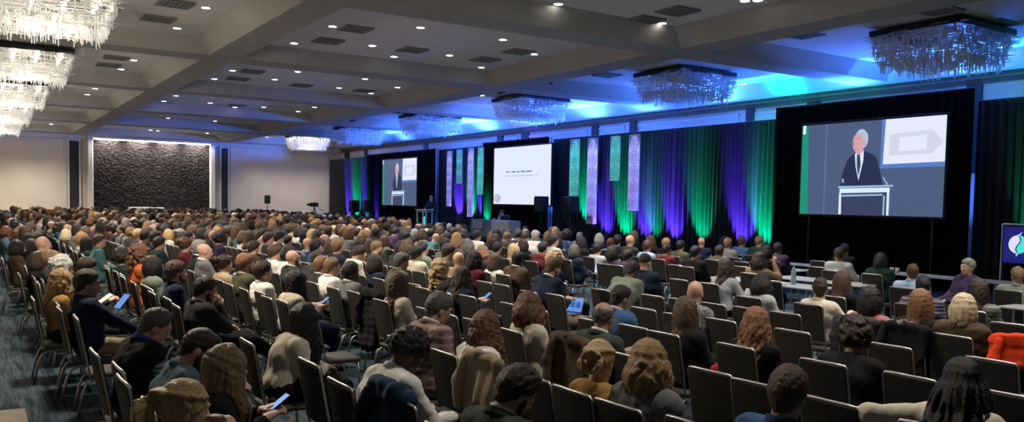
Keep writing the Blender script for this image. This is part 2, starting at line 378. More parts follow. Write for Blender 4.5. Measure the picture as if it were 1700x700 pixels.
# ------------------------------------------------------------------ chandeliers
CRYSTAL = bpy.data.materials.new('crystal_glass'); CRYSTAL.use_nodes = True
_nt = CRYSTAL.node_tree; _b = _nt.nodes['Principled BSDF']; _b.inputs['Base Color'].default_value = (.84, .86, .88, 1); _b.inputs['Roughness'].default_value = .12; _b.inputs['Specular IOR Level'].default_value = .9
_tr = _nt.nodes.new('ShaderNodeBsdfTranslucent'); _tr.inputs[0].default_value = (.92, .93, .93, 1)
_tp = _nt.nodes.new('ShaderNodeBsdfTransparent')
_m1 = _nt.nodes.new('ShaderNodeMixShader'); _m1.inputs[0].default_value = .6; _m2 = _nt.nodes.new('ShaderNodeMixShader'); _m2.inputs[0].default_value = .38
_nt.links.new(_b.outputs[0], _m1.inputs[1]); _nt.links.new(_tr.outputs[0], _m1.inputs[2]); _nt.links.new(_m1.outputs[0], _m2.inputs[1]); _nt.links.new(_tp.outputs[0], _m2.inputs[2])
_nt.links.new(_m2.outputs[0], _nt.nodes['Material Output'].inputs['Surface'])
BULB = mat('bulb_glow', (1, .95, .85), .3, emit=(1, .86, .66), es=45, c2=(1, .95, .86))
BULB_OFF = mat('bulb_unlit', (.5, .52, .55), .2, c2=(.55, .56, .58))
HX, HY = 1.1, 1.2
RL, RR, BL, BR = .19, .010, .42, .009
def rod_mesh(L, r, horizontal=False):
    b = MB()
    if horizontal: b.box((-L/2, -r, -r), (L/2, r, r))
    else:
        b.box((-r, -r, -L), (r, r, 0)); b.add([(-r, -r, -L), (r, -r, -L), (r, r, -L), (-r, r, -L), (0, 0, -L-r*2)], [(0, 4, 1), (1, 4, 2), (2, 4, 3), (3, 4, 0)])
    return b
ROD_V = rod_mesh(RL, RR).mesh('crystal_rod', CRYSTAL)
ROD_H = rod_mesh(BL, BR, True).mesh('crystal_bar', CRYSTAL)
b = MB(); b.cbox((-HX, -HY, -.14), (HX, HY, -.0), .015); CH_FRAME = b.mesh('canopy', mat('chandelier_canopy', (.02, .022, .03), .4, .5, c2=(.03, .03, .04)))
b = MB()
for i in range(4):
    for j in range(4): b.lathe([(.005, -.25), (.03, -.235), (.035, -.21), (.02, -.16), (.02, -.14)], 8, (-HX+.28+i*.55, -HY+.3+j*.6, 0))
b = MB(); b.lathe([(.005, -.25), (.03, -.235), (.035, -.21), (.02, -.16), (.02, -.14)], 8)
CH_BULBS = {True: b.mesh('bulb', BULB, True), False: b.mesh('bulb', BULB_OFF, True)}
def chandelier(x, y, label, lit, rods, seed):
    rr = random.Random(seed); i_far = seed == 55
    t = thing('chandelier', label, 'chandelier', (x, y, ZC-.06), group='rectangular crystal chandeliers')
    b = MB()
    for sx in (-.8, .8):
        for sy in (-.9, .9): b.tube([(sx, sy, -.005), (sx, sy, .062)], .02)
    b.build('hanging_rod', DARKMET, t)
    cn = link('canopy', CH_FRAME, t)
    for bi in range(4):
        for bj in range(4): link('bulb', CH_BULBS[lit], cn, (-HX+.28+bi*.55, -HY+.3+bj*.6, 0))
    st = MB(); n = 0
    # hanging rods and horizontal bars in tiers around the edge and below
    items = []
    for tier in range(7):
        z = -.15-.105*tier; ins = .02+.03*tier
        for side in range(4):
            L = 2*(HX if side % 2 == 0 else HY)-2*ins
            k = int(L/(.050 if rods else .066))
            for q in range(k):
                s = -L/2+L*(q+.5)/k+rr.uniform(-.012, .012); o = ins+rr.uniform(-.03, .05)
                if side == 0: p = (s, -HY+o)
                elif side == 2: p = (s, HY-o)
                elif side == 1: p = (HX-o, s)
                else: p = (-HX+o, s)
                items.append(('v' if rr.random() < .45 else 'h', p[0], p[1], z+rr.uniform(-.05, .06), side))
    for q in range(300):
        items.append(('v', rr.uniform(-HX+.25, HX-.25), rr.uniform(-HY+.25, HY-.25), -.68+rr.uniform(-.06, .12), 0))
    front = [it for it in items if it[4] in (1, 2, 3)]
    chosen = set(map(id, rr.sample(front, min(rods, len(front))))) if rods else set()
    for it in items:
        typ, px, py, pz, side = it
        rz = (0 if side % 2 == 0 else math.pi/2)
        if id(it) in chosen:
            o = link('crystal_rod' if typ == 'v' else 'crystal_bar', ROD_V if typ == 'v' else ROD_H, t, (px, py, pz), rz)
        else:
            M = Matrix.Translation((px, py, pz)) @ Matrix.Rotation(rz, 4, 'Z')
            if typ == 'v': st.box((-RR, -RR, -RL), (RR, RR, 0), M)
            else: st.box((-BL/2, -BR, -BR), (BL/2, BR, BR), M)
    o = st.build('crystal_curtain', CRYSTAL, t); o['kind'] = 'stuff'
    if lit:
        if i_far: lamp('chandelier_lamp', 'POINT', (0, 0, -1.25), L_CHAND*.05, (1, .87, .70), t, size=.30); lamp('chandelier_lamp', 'POINT', (0, 0, -.45), L_CHAND*.06, (1, .87, .70), t, size=.4); return
        lamp('chandelier_lamp', 'POINT', (0, 0, -.45), L_CHAND*.035, (1, .87, .70), t, size=.40)
        lamp('chandelier_lamp', 'SPOT', (0, 0, -1.4), L_CHAND, (1, .87, .70), t, size=.35, angle=165, blend=.5)
        lamp('chandelier_lamp', 'POINT', (0, 0, -1.4), L_CHAND*.13, (1, .87, .70), t, size=.30)
for i, u in enumerate((11.0, 19.8, 28.6, 37.4, 46.2, 55.0)):
    chandelier(u+.2, -1.5, ['lit chandelier overhead, just above the picture top', 'largest brightly lit chandelier at the top left corner', 'second largest lit chandelier at the left edge', 'third largest lit chandelier at the left edge', 'fourth largest lit chandelier at the left edge', 'smallest lit chandelier of the left row, nearest the far wall'][i], True, 100 if i in (1, 2) else 0, 30+i)
for i, u in enumerate((11.0, 19.4, 28.1, 36.9, 45.8, 54.6)):
    chandelier(u+.2, -19.2, ['unlit blue washed chandelier above the right screen', 'unlit chandelier above the drapes right of the white lattice banners', 'unlit chandelier above the centre screen', 'unlit chandelier above the left pair of lattice banners', 'small unlit chandelier above the left screen', 'small lit chandelier in front of the far right cream panel'][i], i == 5, 100 if i < 2 else 0, 50+i)
# ------------------------------------------------------------------ stage drapes, screens, banners
YD = -22.0
ZD = 4.95
VELVET = mat('drape_velvet', (.030, .030, .033), .85, c2=(.042, .042, .046), scale=(30, 30, 4), spec=.15, sheen=.1)
VBLACK = mat('drape_black', (.006, .006, .007), .9, c2=(.009, .009, .010), scale=(30, 30, 4), spec=.05)
def ux(x, y=YD, py=300): return float(at_y(x, py, y)[0])
def drape(u0, u1, y, z0, z1, m, label, amp=.085, fold=.21, group='stage drapes', seed=0):
    rr = random.Random(seed); w = u1-u0; n = max(24, int(w/.028)); P = []
    ph = [rr.uniform(0, 6.28) for _ in range(4)]
    for j in range(15):
        tz = j/14; z = z0+(z1-z0)*tz; row = []
        for i in range(n+1):
            s = w*i/n; k = 2*math.pi/fold
            sway = .05*math.sin(s*2.2+ph[1])*(1-tz)
            d = math.sin(k*(s+sway)+ph[0]+.9*math.sin(s*1.9+ph[2]))
            d = math.copysign(abs(d)**.7, d)*amp*(.75+.35*(1-tz))+.04*math.sin(s*3.1+ph[3])
            e = min(1, s/.12, (w-s)/.12); row.append((s-w/2, d*max(0, e), z-z1))
        P.append(row)
    t = thing('stage_drape', label, 'drape', ((u0+u1)/2, y, z1), group=group)
    b = MB(); b.grid([[(p[0], p[1], p[2]) for p in r] for r in P]); b.build('drape_cloth', m, t, True)
    b = MB(); b.tube([(-w/2+.01, 0, .02), (w/2-.01, 0, .02)], .025); b.build('drape_rod', DARKMET, t)
    for sx in (-w/2+.12, w/2-.12):
        b = MB(); b.tube([(sx, -.20, -z1), (sx, -.20, .02), (sx, 0, .02)], .022); b.lathe([(.06, -z1), (.06, -z1+.015)], 12, (sx, -.20, 0)); b.build('upright', DARKMET, t)
    return t
segs = []
def fill(xa, xb, names, m=VELVET, y=YD, z1=ZD, seed=0):
    ua, ub = ux(xa), ux(xb); n = len(names)
    for i, nm in enumerate(names):
        drape(ua+(ub-ua)*(i+1)/n, ua+(ub-ua)*i/n, y, 0, z1, m, nm, seed=seed+i)
fill(548, 622, ['dark drape at the left end of the stage wall', 'purple and green lit drape second from the left end', 'purple lit drape behind the left stage loudspeakers', 'purple lit drape beside the left screen'], seed=1)
fill(728, 808, ['purple lit drape behind the speaker at the podium', 'drape behind the narrow left lavender banner', 'green lit drape behind the short left teal banner', 'drape between centre screen and left teal banner'], seed=10)
fill(918, 1306, ['drape at right edge of the centre screen', 'purple lit drape behind the longest lavender banner', 'green lit drape behind the short teal banner', 'purple lit drape behind the right lavender banner', 'broad purple lit drape right of the banners', 'green lit drape in the middle of the right stretch', 'dark drape between the green and the purple one', 'purple lit drape third from the right screen', 'bright green lit drape near the right screen', 'dark drape at left edge of the right screen'], seed=20)
fill(1618, 1990, ['dark drape at right edge of the right screen', 'dark drape behind the blue logo sign', 'dark drape beyond the picture edge'], seed=40)
drape(ux(733), ux(618), YD+.40, 0, 5.0, VBLACK, 'black masking drape around the left screen', .05, .25, seed=60)
drape(ux(923), ux(812), YD+.40, 0, 5.05, VBLACK, 'black masking drape around the centre screen', .05, .25, seed=61)
drape(ux(1625), ux(1298), YD+.40, 0, 5.25, VBLACK, 'black masking drape around the right screen', .05, .25, seed=62)

def emis(name, c, s=1.0):
    m = mat(name, (0.02, .02, .02), .5, emit=c, es=s, c2=(.022, .022, .022))
    return m
E_ = {'bg': emis('screen_slate', srgb(72, 88, 122)), 'green': emis('screen_green', srgb(20, 140, 112)), 'white': emis('screen_white', srgb(222, 226, 242)), 'border': emis('screen_blue_border', srgb(82, 122, 190)),
      'suit': emis('screen_suit', srgb(34, 44, 78)), 'skin': emis('screen_skin', srgb(208, 158, 166)), 'hair': emis('screen_hair', srgb(176, 186, 205)), 'shirt': emis('screen_shirt', srgb(215, 228, 245)),
      'tie': emis('screen_tie', srgb(46, 70, 92)), 'dark': emis('screen_dark', srgb(52, 62, 92)), 'ghost': emis('screen_ghost', srgb(204, 208, 228)), 'bar': emis('screen_bar', srgb(150, 185, 215)),
      'slide': emis('slide_white', srgb(218, 228, 244)), 'ink': emis('slide_ink', srgb(120, 130, 150)), 'ink2': emis('slide_ink_pale', srgb(170, 180, 198)), 'pink': emis('slide_pink', srgb(200, 170, 190)), 'lens': emis('screen_nose', srgb(178, 124, 136)), 'gray': emis('screen_shade', srgb(90, 104, 138))}
SCREEN_BODY = mat('screen_frame', (.008, .008, .010), .6, c2=(.011, .011, .013))
def ell_poly(cx, cy, rx, ry, n=28, a0=0, a1=360):
    return [(cx+rx*math.cos(rad(a0+(a1-a0)*k/n)), cy+ry*math.sin(rad(a0+(a1-a0)*k/n))) for k in range(n)]
def screen(label, uL, uR, zb, zt, y, content):
    """content: list of (part name, material key, polygon in unit coordinates from top left)"""
    w, h = uL-uR, zt-zb
    t = thing('projection_screen', label, 'projection screen', ((uL+uR)/2, y, zb), group='projection screens')
    b = MB(); b.cbox((-w/2-.07, -.08, -.07), (w/2+.07, -.004, h+.07), .015); b.build('screen_frame', SCREEN_BODY, t)
    for sx in (-w/2+.3, w/2-.3):
        b = MB(); b.box((sx-.03, -.10, -zb), (sx+.03, -.05, .1)); b.build('screen_leg', DARKMET, t)
    for i, (nm, mk, poly) in enumerate(content):
        b = MB(); b.add([(w/2-s*w, .0005+.0012*i, h-v*h) for s, v in poly], [tuple(range(len(poly)))])
        b.build(nm, E_[mk], t)
    return t
def cam_feed():
    def cv(p):
        x, y = p; s = (x-45)/922.0; top = 87-65*s; bot = 638+22*s; return (min(1, max(0, s)), min(1, max(0, (y-top)/(bot-top))))
    L = []
    def A(n, m, pts): L.append((n, m, [cv(p) for p in pts]))
    L.append(('picture', 'bg', [(0, 0), (1, 0), (1, 1), (0, 1)]))
    A('shown_drape', 'green', [(45, 85), (90, 82), (104, 640), (38, 640)])
    A('shown_banner', 'white', [(50, 85), (72, 84), (71, 138), (49, 140)])
    A('shown_drape', 'gray', [(215, 70), (228, 70), (226, 640), (214, 640)])
    A('slide_border', 'border', [(588, 40), (985, 20), (972, 340), (588, 354)])
    A('slide', 'white', [(612, 46), (985, 22), (970, 312), (604, 328)])
    A('slide_arrow', 'ghost', [(640, 140), (890, 112), (955, 190), (890, 262), (640, 272)])
    A('slide_arrow', 'white', [(700, 160), (860, 145), (860, 238), (700, 246)])
    A('hair', 'hair', ell_poly(462, 168, 44, 62))
    A('suit', 'suit', [(420, 258), (375, 296), (345, 380), (330, 462), (610, 462), (592, 380), (566, 290), (545, 266), (490, 246)])
    A('shirt', 'shirt', [(422, 260), (480, 238), (480, 300), (453, 428), (430, 340)])
    A('tie', 'tie', [(436, 266), (456, 262), (464, 330), (452, 405), (438, 340)])
    A('face', 'skin', ell_poly(440, 194, 36, 60))
    A('nose', 'lens', [(409, 180), (416, 180), (418, 214), (403, 212)])
    A('brow', 'lens', [(414, 168), (452, 160), (453, 165), (415, 173)])
    A('mouth', 'lens', [(418, 228), (442, 224), (442, 229), (419, 233)])
    A('neck', 'skin', [(428, 238), (474, 226), (478, 246), (450, 268), (428, 258)])
    A('ear', 'skin', ell_poly(484, 196, 8, 17))
    A('podium_top', 'bar', [(318, 465), (676, 457), (676, 468), (318, 478)])
    A('podium_band', 'shirt', [(330, 480), (655, 474), (655, 503), (330, 509)])
    A('podium_front', 'dark', [(343, 509), (640, 503), (640, 650), (343, 645)])
    A('podium_bar', 'bar', [(345, 520), (612, 514), (612, 524), (345, 531)])
    A('podium_leg', 'shirt', [(328, 509), (343, 509), (346, 642), (328, 642)])
    A('podium_leg', 'shirt', [(640, 503), (655, 503), (655, 650), (640, 650)])
    A('podium_leg', 'bar', [(618, 524), (628, 524), (628, 648), (618, 648)])
    A('microphone', 'bar', [(345, 420), (356, 418), (358, 442), (346, 444)])
    A('microphone', 'bar', [(610, 412), (616, 408), (646, 456), (638, 458)])
    return L
def uv_rect(s0, v0, s1, v1): return [(s0, v0), (s1, v0), (s1, v1), (s0, v1)]
slide = [('slide', 'slide', uv_rect(0, 0, 1, 1))]
x = .235
for wd in (.05, .012, .075, .05, .085, .09): slide.append(('title_word', 'ink', uv_rect(x, .42, x+wd, .445))); x += wd+.018
x = .20
for wd in (.09, .02, .06, .10, .07, .12, .04): slide.append(('subtitle_word', 'ink2', uv_rect(x, .495, x+wd, .51))); x += wd+.014
slide += [('emblem', 'ink2', ell_poly(.075, .90, .068, .075)), ('emblem', 'pink', ell_poly(.055, .90, .045, .066)), ('emblem', 'ghost', uv_rect(.04, .86, .07, .94))]
YS = YD+.66
def su(x, py): return float(at_y(x, py, YS)[0])
screen('right projection screen showing a speaker at a podium and a slide', su(1330, 284), su(1568.5, 278), 1.96, 4.62, YS, cam_feed())
screen('white projection screen in the centre showing two lines of text', su(820, 292), su(914.5, 290), 2.07, 4.72, YS, slide)
screen('left projection screen behind the podium showing the speaker', su(635, 304), su(691.5, 302), 1.87, 4.58, YS, cam_feed())
# ------------------------------------------------------------------ lattice banners
BANW = mat('banner_white', (.74, .75, .78), .6, c2=(.80, .80, .83), scale=(6, 6, 6), spec=.2)
BANG = mat('banner_relief', (.46, .47, .50), .6, c2=(.52, .53, .56), scale=(6, 6, 6), spec=.2)
def banner(xl, xr, yt, yb, label, col, power):
    y = YD+.55
    p = at_y((xl+xr)/2, yt, y); q = at_y((xl+xr)/2-1, yb, y); uL, uR = at_y(xl, (yt+yb)/2, y)[0], at_y(xr, (yt+yb)/2, y)[0]
    w, zt, zb = uL-uR, p[2], q[2]; h = zt-zb
    t = thing('lattice_banner', label, 'banner', ((uL+uR)/2, y, zt), group='lattice banners hung on the drapes')
    b = MB(); b.cbox((-w/2, -.03, -h), (w/2, 0, 0), .006); b.build('banner_panel', BANW, t)
    n = max(2, round(h/w)); c = h/n; b = MB()
    for i in range(n):
        z = -c*(i+.5)
        for r in (.44*min(w, c), .40*min(w, c)*.55):
            b.tube([(r*math.cos(a), .012, z+r*math.sin(a)) for a in np.linspace(0, 2*math.pi, 25)], .016, 6, False)
        for a in (30, 90, 150, 210, 270, 330):
            r = .44*min(w, c); b.tube([(0, .012, z), (r*.6*math.cos(rad(a+25)), .012, z+r*.6*math.sin(rad(a+25))), (r*math.cos(rad(a)), .012, z+r*math.sin(rad(a)))], .012, 5)
    b.build('circle_relief', BANG, t)
    b = MB()
    for lo, hi in (((-w/2, 0, -h), (-w/2+.03, .02, 0)), ((w/2-.03, 0, -h), (w/2, .02, 0)), ((-w/2, 0, -.03), (w/2, .02, 0)), ((-w/2, 0, -h), (w/2, .02, -h+.03))): b.box(lo, hi)
    b.build('banner_frame', BANW, t)
    b = MB(); b.tube([(-w*.3, -.02, 0), (-w*.3, -.5, ZD-zt+.04)], .006, 5); b.tube([(w*.3, -.02, 0), (w*.3, -.5, ZD-zt+.04)], .006, 5); b.build('hanging_wire', DARKMET, t)
    uc = (uL+uR)/2
    d = 4.0
    ang = 2*math.degrees(math.atan(math.hypot(h/2, w/2)/math.hypot(d, (zt+zb)/2)))
    lu_ = min((22.9, 26.1, 31.8, 34.6, 40.5, 43.2), key=lambda q: abs(q-uc)); lp = Vector((lu_+(uc-lu_)*.15, -16.45, 6.22)); cen = Vector((uc, y, (zt+zb)/2))
    ang = 2*math.degrees(math.atan(math.hypot(h/2, w/2)/(cen-lp).length))
    lt = thing('added_spotlight', 'small ceiling spotlight aimed at the '+' '.join(label.split()[:6]), 'spotlight', lp, group='ceiling spotlights for the banners')  # spotlight added out of view behind the beam to colour this banner
    dq = (cen-lp).to_track_quat('-Z', 'Y').to_euler(); lt.rotation_euler = dq
    b = MB(); b.lathe([(.05, .16), (.07, .12), (.07, -.10), (.06, -.11), (.06, -.06)], 12); b.build('lamp_body', BLACKPL, lt)
    b = MB(); b.tube([(0, 0, .10), tuple(dq.to_matrix().inverted() @ Vector((0, 0, ZC-lp.z+.01)))], .012, 6); b.build('bracket', DARKMET, lt)
    lamp('added_banner_lamp', 'SPOT', (0, 0, -.13), power*max(.6, h/2.0), col, lt, None, .03, max(14, ang*1.05), .35).scale = (max(.30, 1.25*w/h), 1, 1)
LAV = (.36, .34, 1.0); TEAL = (.0, .75, .50)
LB = 1000
for a in ((742, 749.8, 250.3, 342, 'narrow lavender lattice banner left of the centre screen, furthest left', LAV, LB), (758.3, 767, 248, 304.6, 'short teal lattice banner second left of the centre screen', TEAL, LB), (776.6, 785, 245.6, 359.6, 'long lavender lattice banner left of the centre screen', LAV, LB), (793, 802.3, 244, 323, 'teal lattice banner nearest the left of the centre screen', TEAL, LB),
          (946.2, 961.3, 231, 325, 'teal lattice banner just right of the centre screen', TEAL, LB), (975, 991, 229, 371.5, 'longest lavender lattice banner right of the centre screen', LAV, LB), (1013.5, 1029.5, 225.6, 299.6, 'shortest teal lattice banner right of the centre screen', TEAL, LB), (1043.5, 1061, 223, 349.5, 'lavender lattice banner furthest right of the centre screen', LAV, LB)): banner(*a)
# ------------------------------------------------------------------ coloured lights at the foot of the drapes
b = MB(); b.lathe([(.09, .06), (.10, .10), (.10, .30), (.085, .31), (.085, .27)], 14); b.tube([(-.13, 0, 0), (-.13, 0, .2), (-.10, 0, .2)], .012, 6); b.tube([(.13, 0, 0), (.13, 0, .2), (.10, 0, .2)], .012, 6); b.box((-.14, -.08, 0), (.14, .08, .02)); PAR_BODY = b.mesh('can_body', BLACKPL, True)
def par(x, colname, power, i, y=YD+.80, tz=1.8, ang=30):
    c = C_PURPLE if colname == 'purple' else C_GREEN
    u = ux(x, y, 380)
    z0 = .62 if 27.4 < u < 43.6 else 0
    t = thing('stage_uplight', '%s stage uplight at the foot of the drapes, %s from the left' % (colname, ords_long[i]), 'stage light', (u, y, z0), group='coloured uplights along the drapes')
    link('can_body', PAR_BODY, t)
    b = MB(); b.disc((0, 0), .082, .272, 14); b.build('lamp_lens', emis('lens_'+colname, c, 6), t)
    lamp('uplight_lamp', 'SPOT', (0, 0, .33), power, c, t, (0, 0, 1), .04, ang, .7)
    d = Vector((0, YD-y, tz-.33-z0*.5)); t.children[-1].rotation_euler = d.to_track_quat('-Z', 'Y').to_euler()
ords_long = ords+['seventeenth', 'eighteenth', 'nineteenth', 'twentieth', 'twenty first', 'twenty second']
PARS = [(563, 'purple', 1), (575.5, 'green', .8), (590, 'purple', 1), (601.5, 'green', .8), (616, 'purple', 1.1), (741, 'purple', 1.3), (763, 'green', .9), (781, 'purple', 1), (797, 'green', .9), (950, 'green', .8), (985, 'purple', 1), (1017, 'green', .8), (1050, 'purple', 1), (1064, 'green', .35), (1097, 'purple', 1.35), (1141, 'green', .6), (1208, 'purple', 1.3), (1247, 'green', .9), (1712, 'green', .25)]
for i, (x, c, k) in enumerate(PARS): par(x, c, L_PAR*k*(1 if x > 730 else 1.7), i, ang=50 if x > 730 else 46, tz=1.9 if x > 730 else 2.2)
# wash lights standing behind the drapes, shining up the stage wall onto the ceiling
for i, (x, col, k) in enumerate(((9.6, C_CYAN, .7), (12.5, C_BLUE, 1.0), (16.0, C_BLUE, .9), (18.6, C_CYAN, .8), (21.5, C_BLUE, 1.3), (25.5, C_BLUE, 1.3), (29, C_BLUE, 1.5), (33.5, C_BLUE, 1.6), (38, C_BLUE, 1.8), (42, C_BLUE, 1.8), (48, C_BLUE, .8), (54, C_BLUE, .35))):
    t = thing('wash_light', '%s wash light on the floor behind the stage drapes, %s from the right' % ('teal' if col is C_CYAN else 'blue', ords_long[i]), 'stage light', (x, YD-.9, 0), group='wash lights behind the drapes')
    link('can_body', PAR_BODY, t)
    lamp('wash_lamp', 'SPOT', (0, 0, .4), L_WASH*k*2, col, t, None, .1, 96, .9)
    t.children[-1].rotation_euler = Vector((0, .1, 1)).to_track_quat('-Z', 'Y').to_euler()
    b = MB(); b.tube([(.25, 0, 0), (.25, 0, 4.75)], .025); b.lathe([(.2, 0), (.2, .02)], 12, (.25, 0, 0)); b.build('tall_stand', DARKMET, t)
    b = MB(); b.lathe([(.09, 4.7), (.10, 4.72), (.10, 4.90), (.085, 4.92)], 14, (.25, 0, 0)); b.build('upper_can', BLACKPL, t)
    lamp('wash_lamp', 'SPOT', (.25, 0, 4.98), L_WASH*k*1.2, col, t, None, .1, 150, .8)
    t.children[-1].rotation_euler = Vector((0, .62 if col is C_BLUE else -.15, 1)).to_track_quat('-Z', 'Y').to_euler()
    if col is C_BLUE and x > 25: lamp('wash_lamp', 'SPOT', (.25, .05, 4.98), L_WASH*4.0, C_BLUE, t, None, .1, 44, .9).rotation_euler = Vector((13, 12.4, 1.30)).to_track_quat('-Z', 'Y').to_euler(); t.children[-1].name = 'wash_beam'
    if col is C_CYAN: t.children[-1].data.spot_size = rad(80); t.children[-1].data.energy *= .35
# ------------------------------------------------------------------ stage, podium, tables, loudspeakers
ZST = .62
DECK = mat('stage_deck', (.02, .02, .022), .6, c2=(.03, .03, .032), scale=(5, 5, 5), bump=.1)
us0, us1 = 27.5, 43.5
t = thing('stage_platform', 'low black stage platform in front of the centre screen', 'stage', ((us0+us1)/2, -20.1, 0))
b = MB(); b.cbox((-(us1-us0)/2, -1.25, ZST-.12), ((us1-us0)/2, 1.25, ZST), .01); b.build('deck', DECK, t)
b = MB(); n = 240
b.grid([[(-(us1-us0)/2+.02+(us1-us0-.04)*i/n, 1.22+.018*math.sin(i*1.3), z) for i in range(n+1)] for z in (.0, ZST-.12)]); b.build('skirt', VBLACK, t, True)
for sx in np.linspace(-(us1-us0)/2+.2, (us1-us0)/2-.2, 6):
    for sy in (-1.1, 1.0):
        b = MB(); b.tube([(sx, sy, 0), (sx, sy, ZST-.12)], .03); b.build('leg', DARKMET, t)
# podium with aluminium frame and lit cyan column
PY = -19.35
pu = float(at_y(705, 360, PY)[0])
ALU = mat('aluminium_frame', (.55, .60, .66), .35, .6, c2=(.62, .66, .72), scale=(5, 5, 40))
t = thing('podium', 'clear podium with bright metal frame at the left of the stage', 'podium', (pu, PY, ZST), rz=.25)
for sx in (-.34, .34):
    for sy in (-.2, .2):
        b = MB(); b.box((sx-.03, sy-.03, .02), (sx+.03, sy+.03, 1.08)); b.build('leg', ALU, t)
b = MB()
for z in (.02, .98):
    for lo, hi in (((-.37, -.23, z), (.37, -.17, z+.05)), ((-.37, .17, z), (.37, .23, z+.05)), ((-.37, -.2, z), (-.31, .2, z+.05)), ((.31, -.2, z), (.37, .2, z+.05))): b.box(lo, hi)
b.build('frame_rail', ALU, t)
b = MB(); b.cbox((-.42, -.28, 1.06), (.42, .28, 1.10), .008); b.build('top', ALU, t)
b = MB(); b.lathe([(.10, .03), (.07, .3), (.09, .6), (.05, .75)], 10); b.build('lit_column', emis('podium_cyan', (.06, .50, .62), 1.0), t)
b = MB(); b.tube([(-.2, .1, 1.1), (-.22, .06, 1.25), (-.18, -.05, 1.36)], .008); b.lathe([(.015, -.03), (.022, 0), (.015, .03)], 8, (-.18, -.05, 1.37)); b.build('microphone', BLACKPL, t)
CLOTH = mat('table_cloth_white', (.50, .52, .56), .85, c2=(.56, .58, .62), scale=(12, 12, 12), bump=.05)
def skirted_table(xl, xr, y, label, z=ZST, dz=.75, dep=.6, m=CLOTH):
    ul, ur = ux(xl, y, 365), ux(xr, y, 365); w = ul-ur
    t = thing('head_table', label, 'table', ((ul+ur)/2, y-dep/2, z))
    n = 60
    b = MB(); b.cbox((-w/2, -dep/2, dz-.03), (w/2, dep/2, dz), .008); b.build('tabletop', m, t)
    b = MB(); k = []
    per = [(-w/2, -dep/2)]+[(-w/2+w*i/n, dep/2) for i in range(n+1)]+[(w/2, -dep/2)]
    b.grid([[(x_+0*i, y_+.012*math.sin(i*1.7)*(1-zz), .02+(dz-.03)*zz) for i, (x_, y_) in enumerate(per)] for zz in (0, .5, 1)]); b.build('cloth_skirt', m, t, True)
    for sx in (-w/2+.06, w/2-.06):
        for sy in (-dep/2+.06, dep/2-.06):
            b = MB(); b.tube([(sx, sy, 0), (sx, sy, dz-.03)], .02); b.build('leg', DARKMET, t)
    return t, (ul+ur)/2, w
tb1, tu1, tw1 = skirted_table(816, 844.5, -19.0, 'white fronted head table right half, with seated panelist')
CLOTH2 = mat('table_cloth_blue', (.10, .17, .26), .85, c2=(.16, .25, .34), scale=(3, 3, 3), bump=.05)
tb2, tu2, tw2 = skirted_table(781, 815, -19.02, 'head table left half, blue draped, beside the white one', m=CLOTH2)
b = MB(); b.cbox((-.5, 0, 0), (.35, .02, .34), .005); o = b.build('table_sign', mat('sign_grey', (.34, .40, .46), .6, c2=(.40, .46, .52)), loc=(tu2+.25, -18.985, ZST+.36)); tag(o, 'pale grey sign board on the front of the left head table', 'sign board')
b = MB(); b.lathe([(.032, 0), (.034, .13), (.014, .18), (.014, .21)], 10); tag(b.build('water_bottle', mat('clear_bottle', (.7, .78, .85), .15, c2=(.75, .82, .88)), None, True, (tu1+.55, -19.3, ZST+.75)), 'clear water bottle on the white head table', 'bottle')
def loudspeaker(x, yb, yt, y, label, pole=True, z0=0.0, w=.42, face=0):
    u = ux(x, y, yt); zt, zb = float(at_y(x, yt, y)[2]), float(at_y(x, yb, y)[2]); h = zt-zb
    t = thing('loudspeaker', label, 'loudspeaker', (u, y, z0), face, group='black loudspeakers on stands')
    b = MB(); b.cbox((-w/2, -w*.42, zb-z0), (w/2, w*.42, zt-z0), .03); b.build('cabinet', BLACKPL, t)
    b = MB(); b.cbox((-w/2+.03, w*.42-.004, zb-z0+.03), (w/2-.03, w*.42+.012, zt-z0-.03), .01); b.build('grille', mat('speaker_grille', (.02, .02, .021), .7, c2=(.008, .008, .008), scale=(120, 120, 120)), t)
    if pole:
        b = MB(); b.tube([(0, 0, .1), (0, 0, zb-z0)], .022); b.build('pole', DARKMET, t)
        for k in range(3):
            a = rad(90+120*k); b = MB(); b.tube([(0, 0, .75), (.55*math.cos(a), .55*math.sin(a), .015)], .016); b.build('leg', DARKMET, t)
    return t
loudspeaker(899, 351, 325.5, -19.6, 'black loudspeaker overlapping the lower right of the centre screen', w=.50, z0=ZST)
loudspeaker(947, 354, 326, -20.4, 'black loudspeaker in front of the teal banner', w=.56)
loudspeaker(588, 352, 332, -20.8, 'black loudspeaker at far left in front of purple drape', w=.62)
loudspeaker(611, 352, 331, -20.9, 'black loudspeaker just left of the left screen', w=.50)
lu = at_x(444, 330, 59.5)
t = thing('loudspeaker', 'black loudspeaker on a stand before the far cream wall', 'loudspeaker', (59.5, lu[1], 0), rad(70), group='black loudspeakers on stands')
b = MB(); b.cbox((-.2, -.18, 1.76), (.2, .18, 2.36), .03); b.build('cabinet', BLACKPL, t)
b = MB(); b.tube([(0, 0, .1), (0, 0, 1.77)], .025); b.build('pole', DARKMET, t)
for k in range(3):
    a = rad(90+120*k); b = MB(); b.tube([(0, 0, .75), (.55*math.cos(a), .55*math.sin(a), .015)], .016); b.build('leg', DARKMET, t)
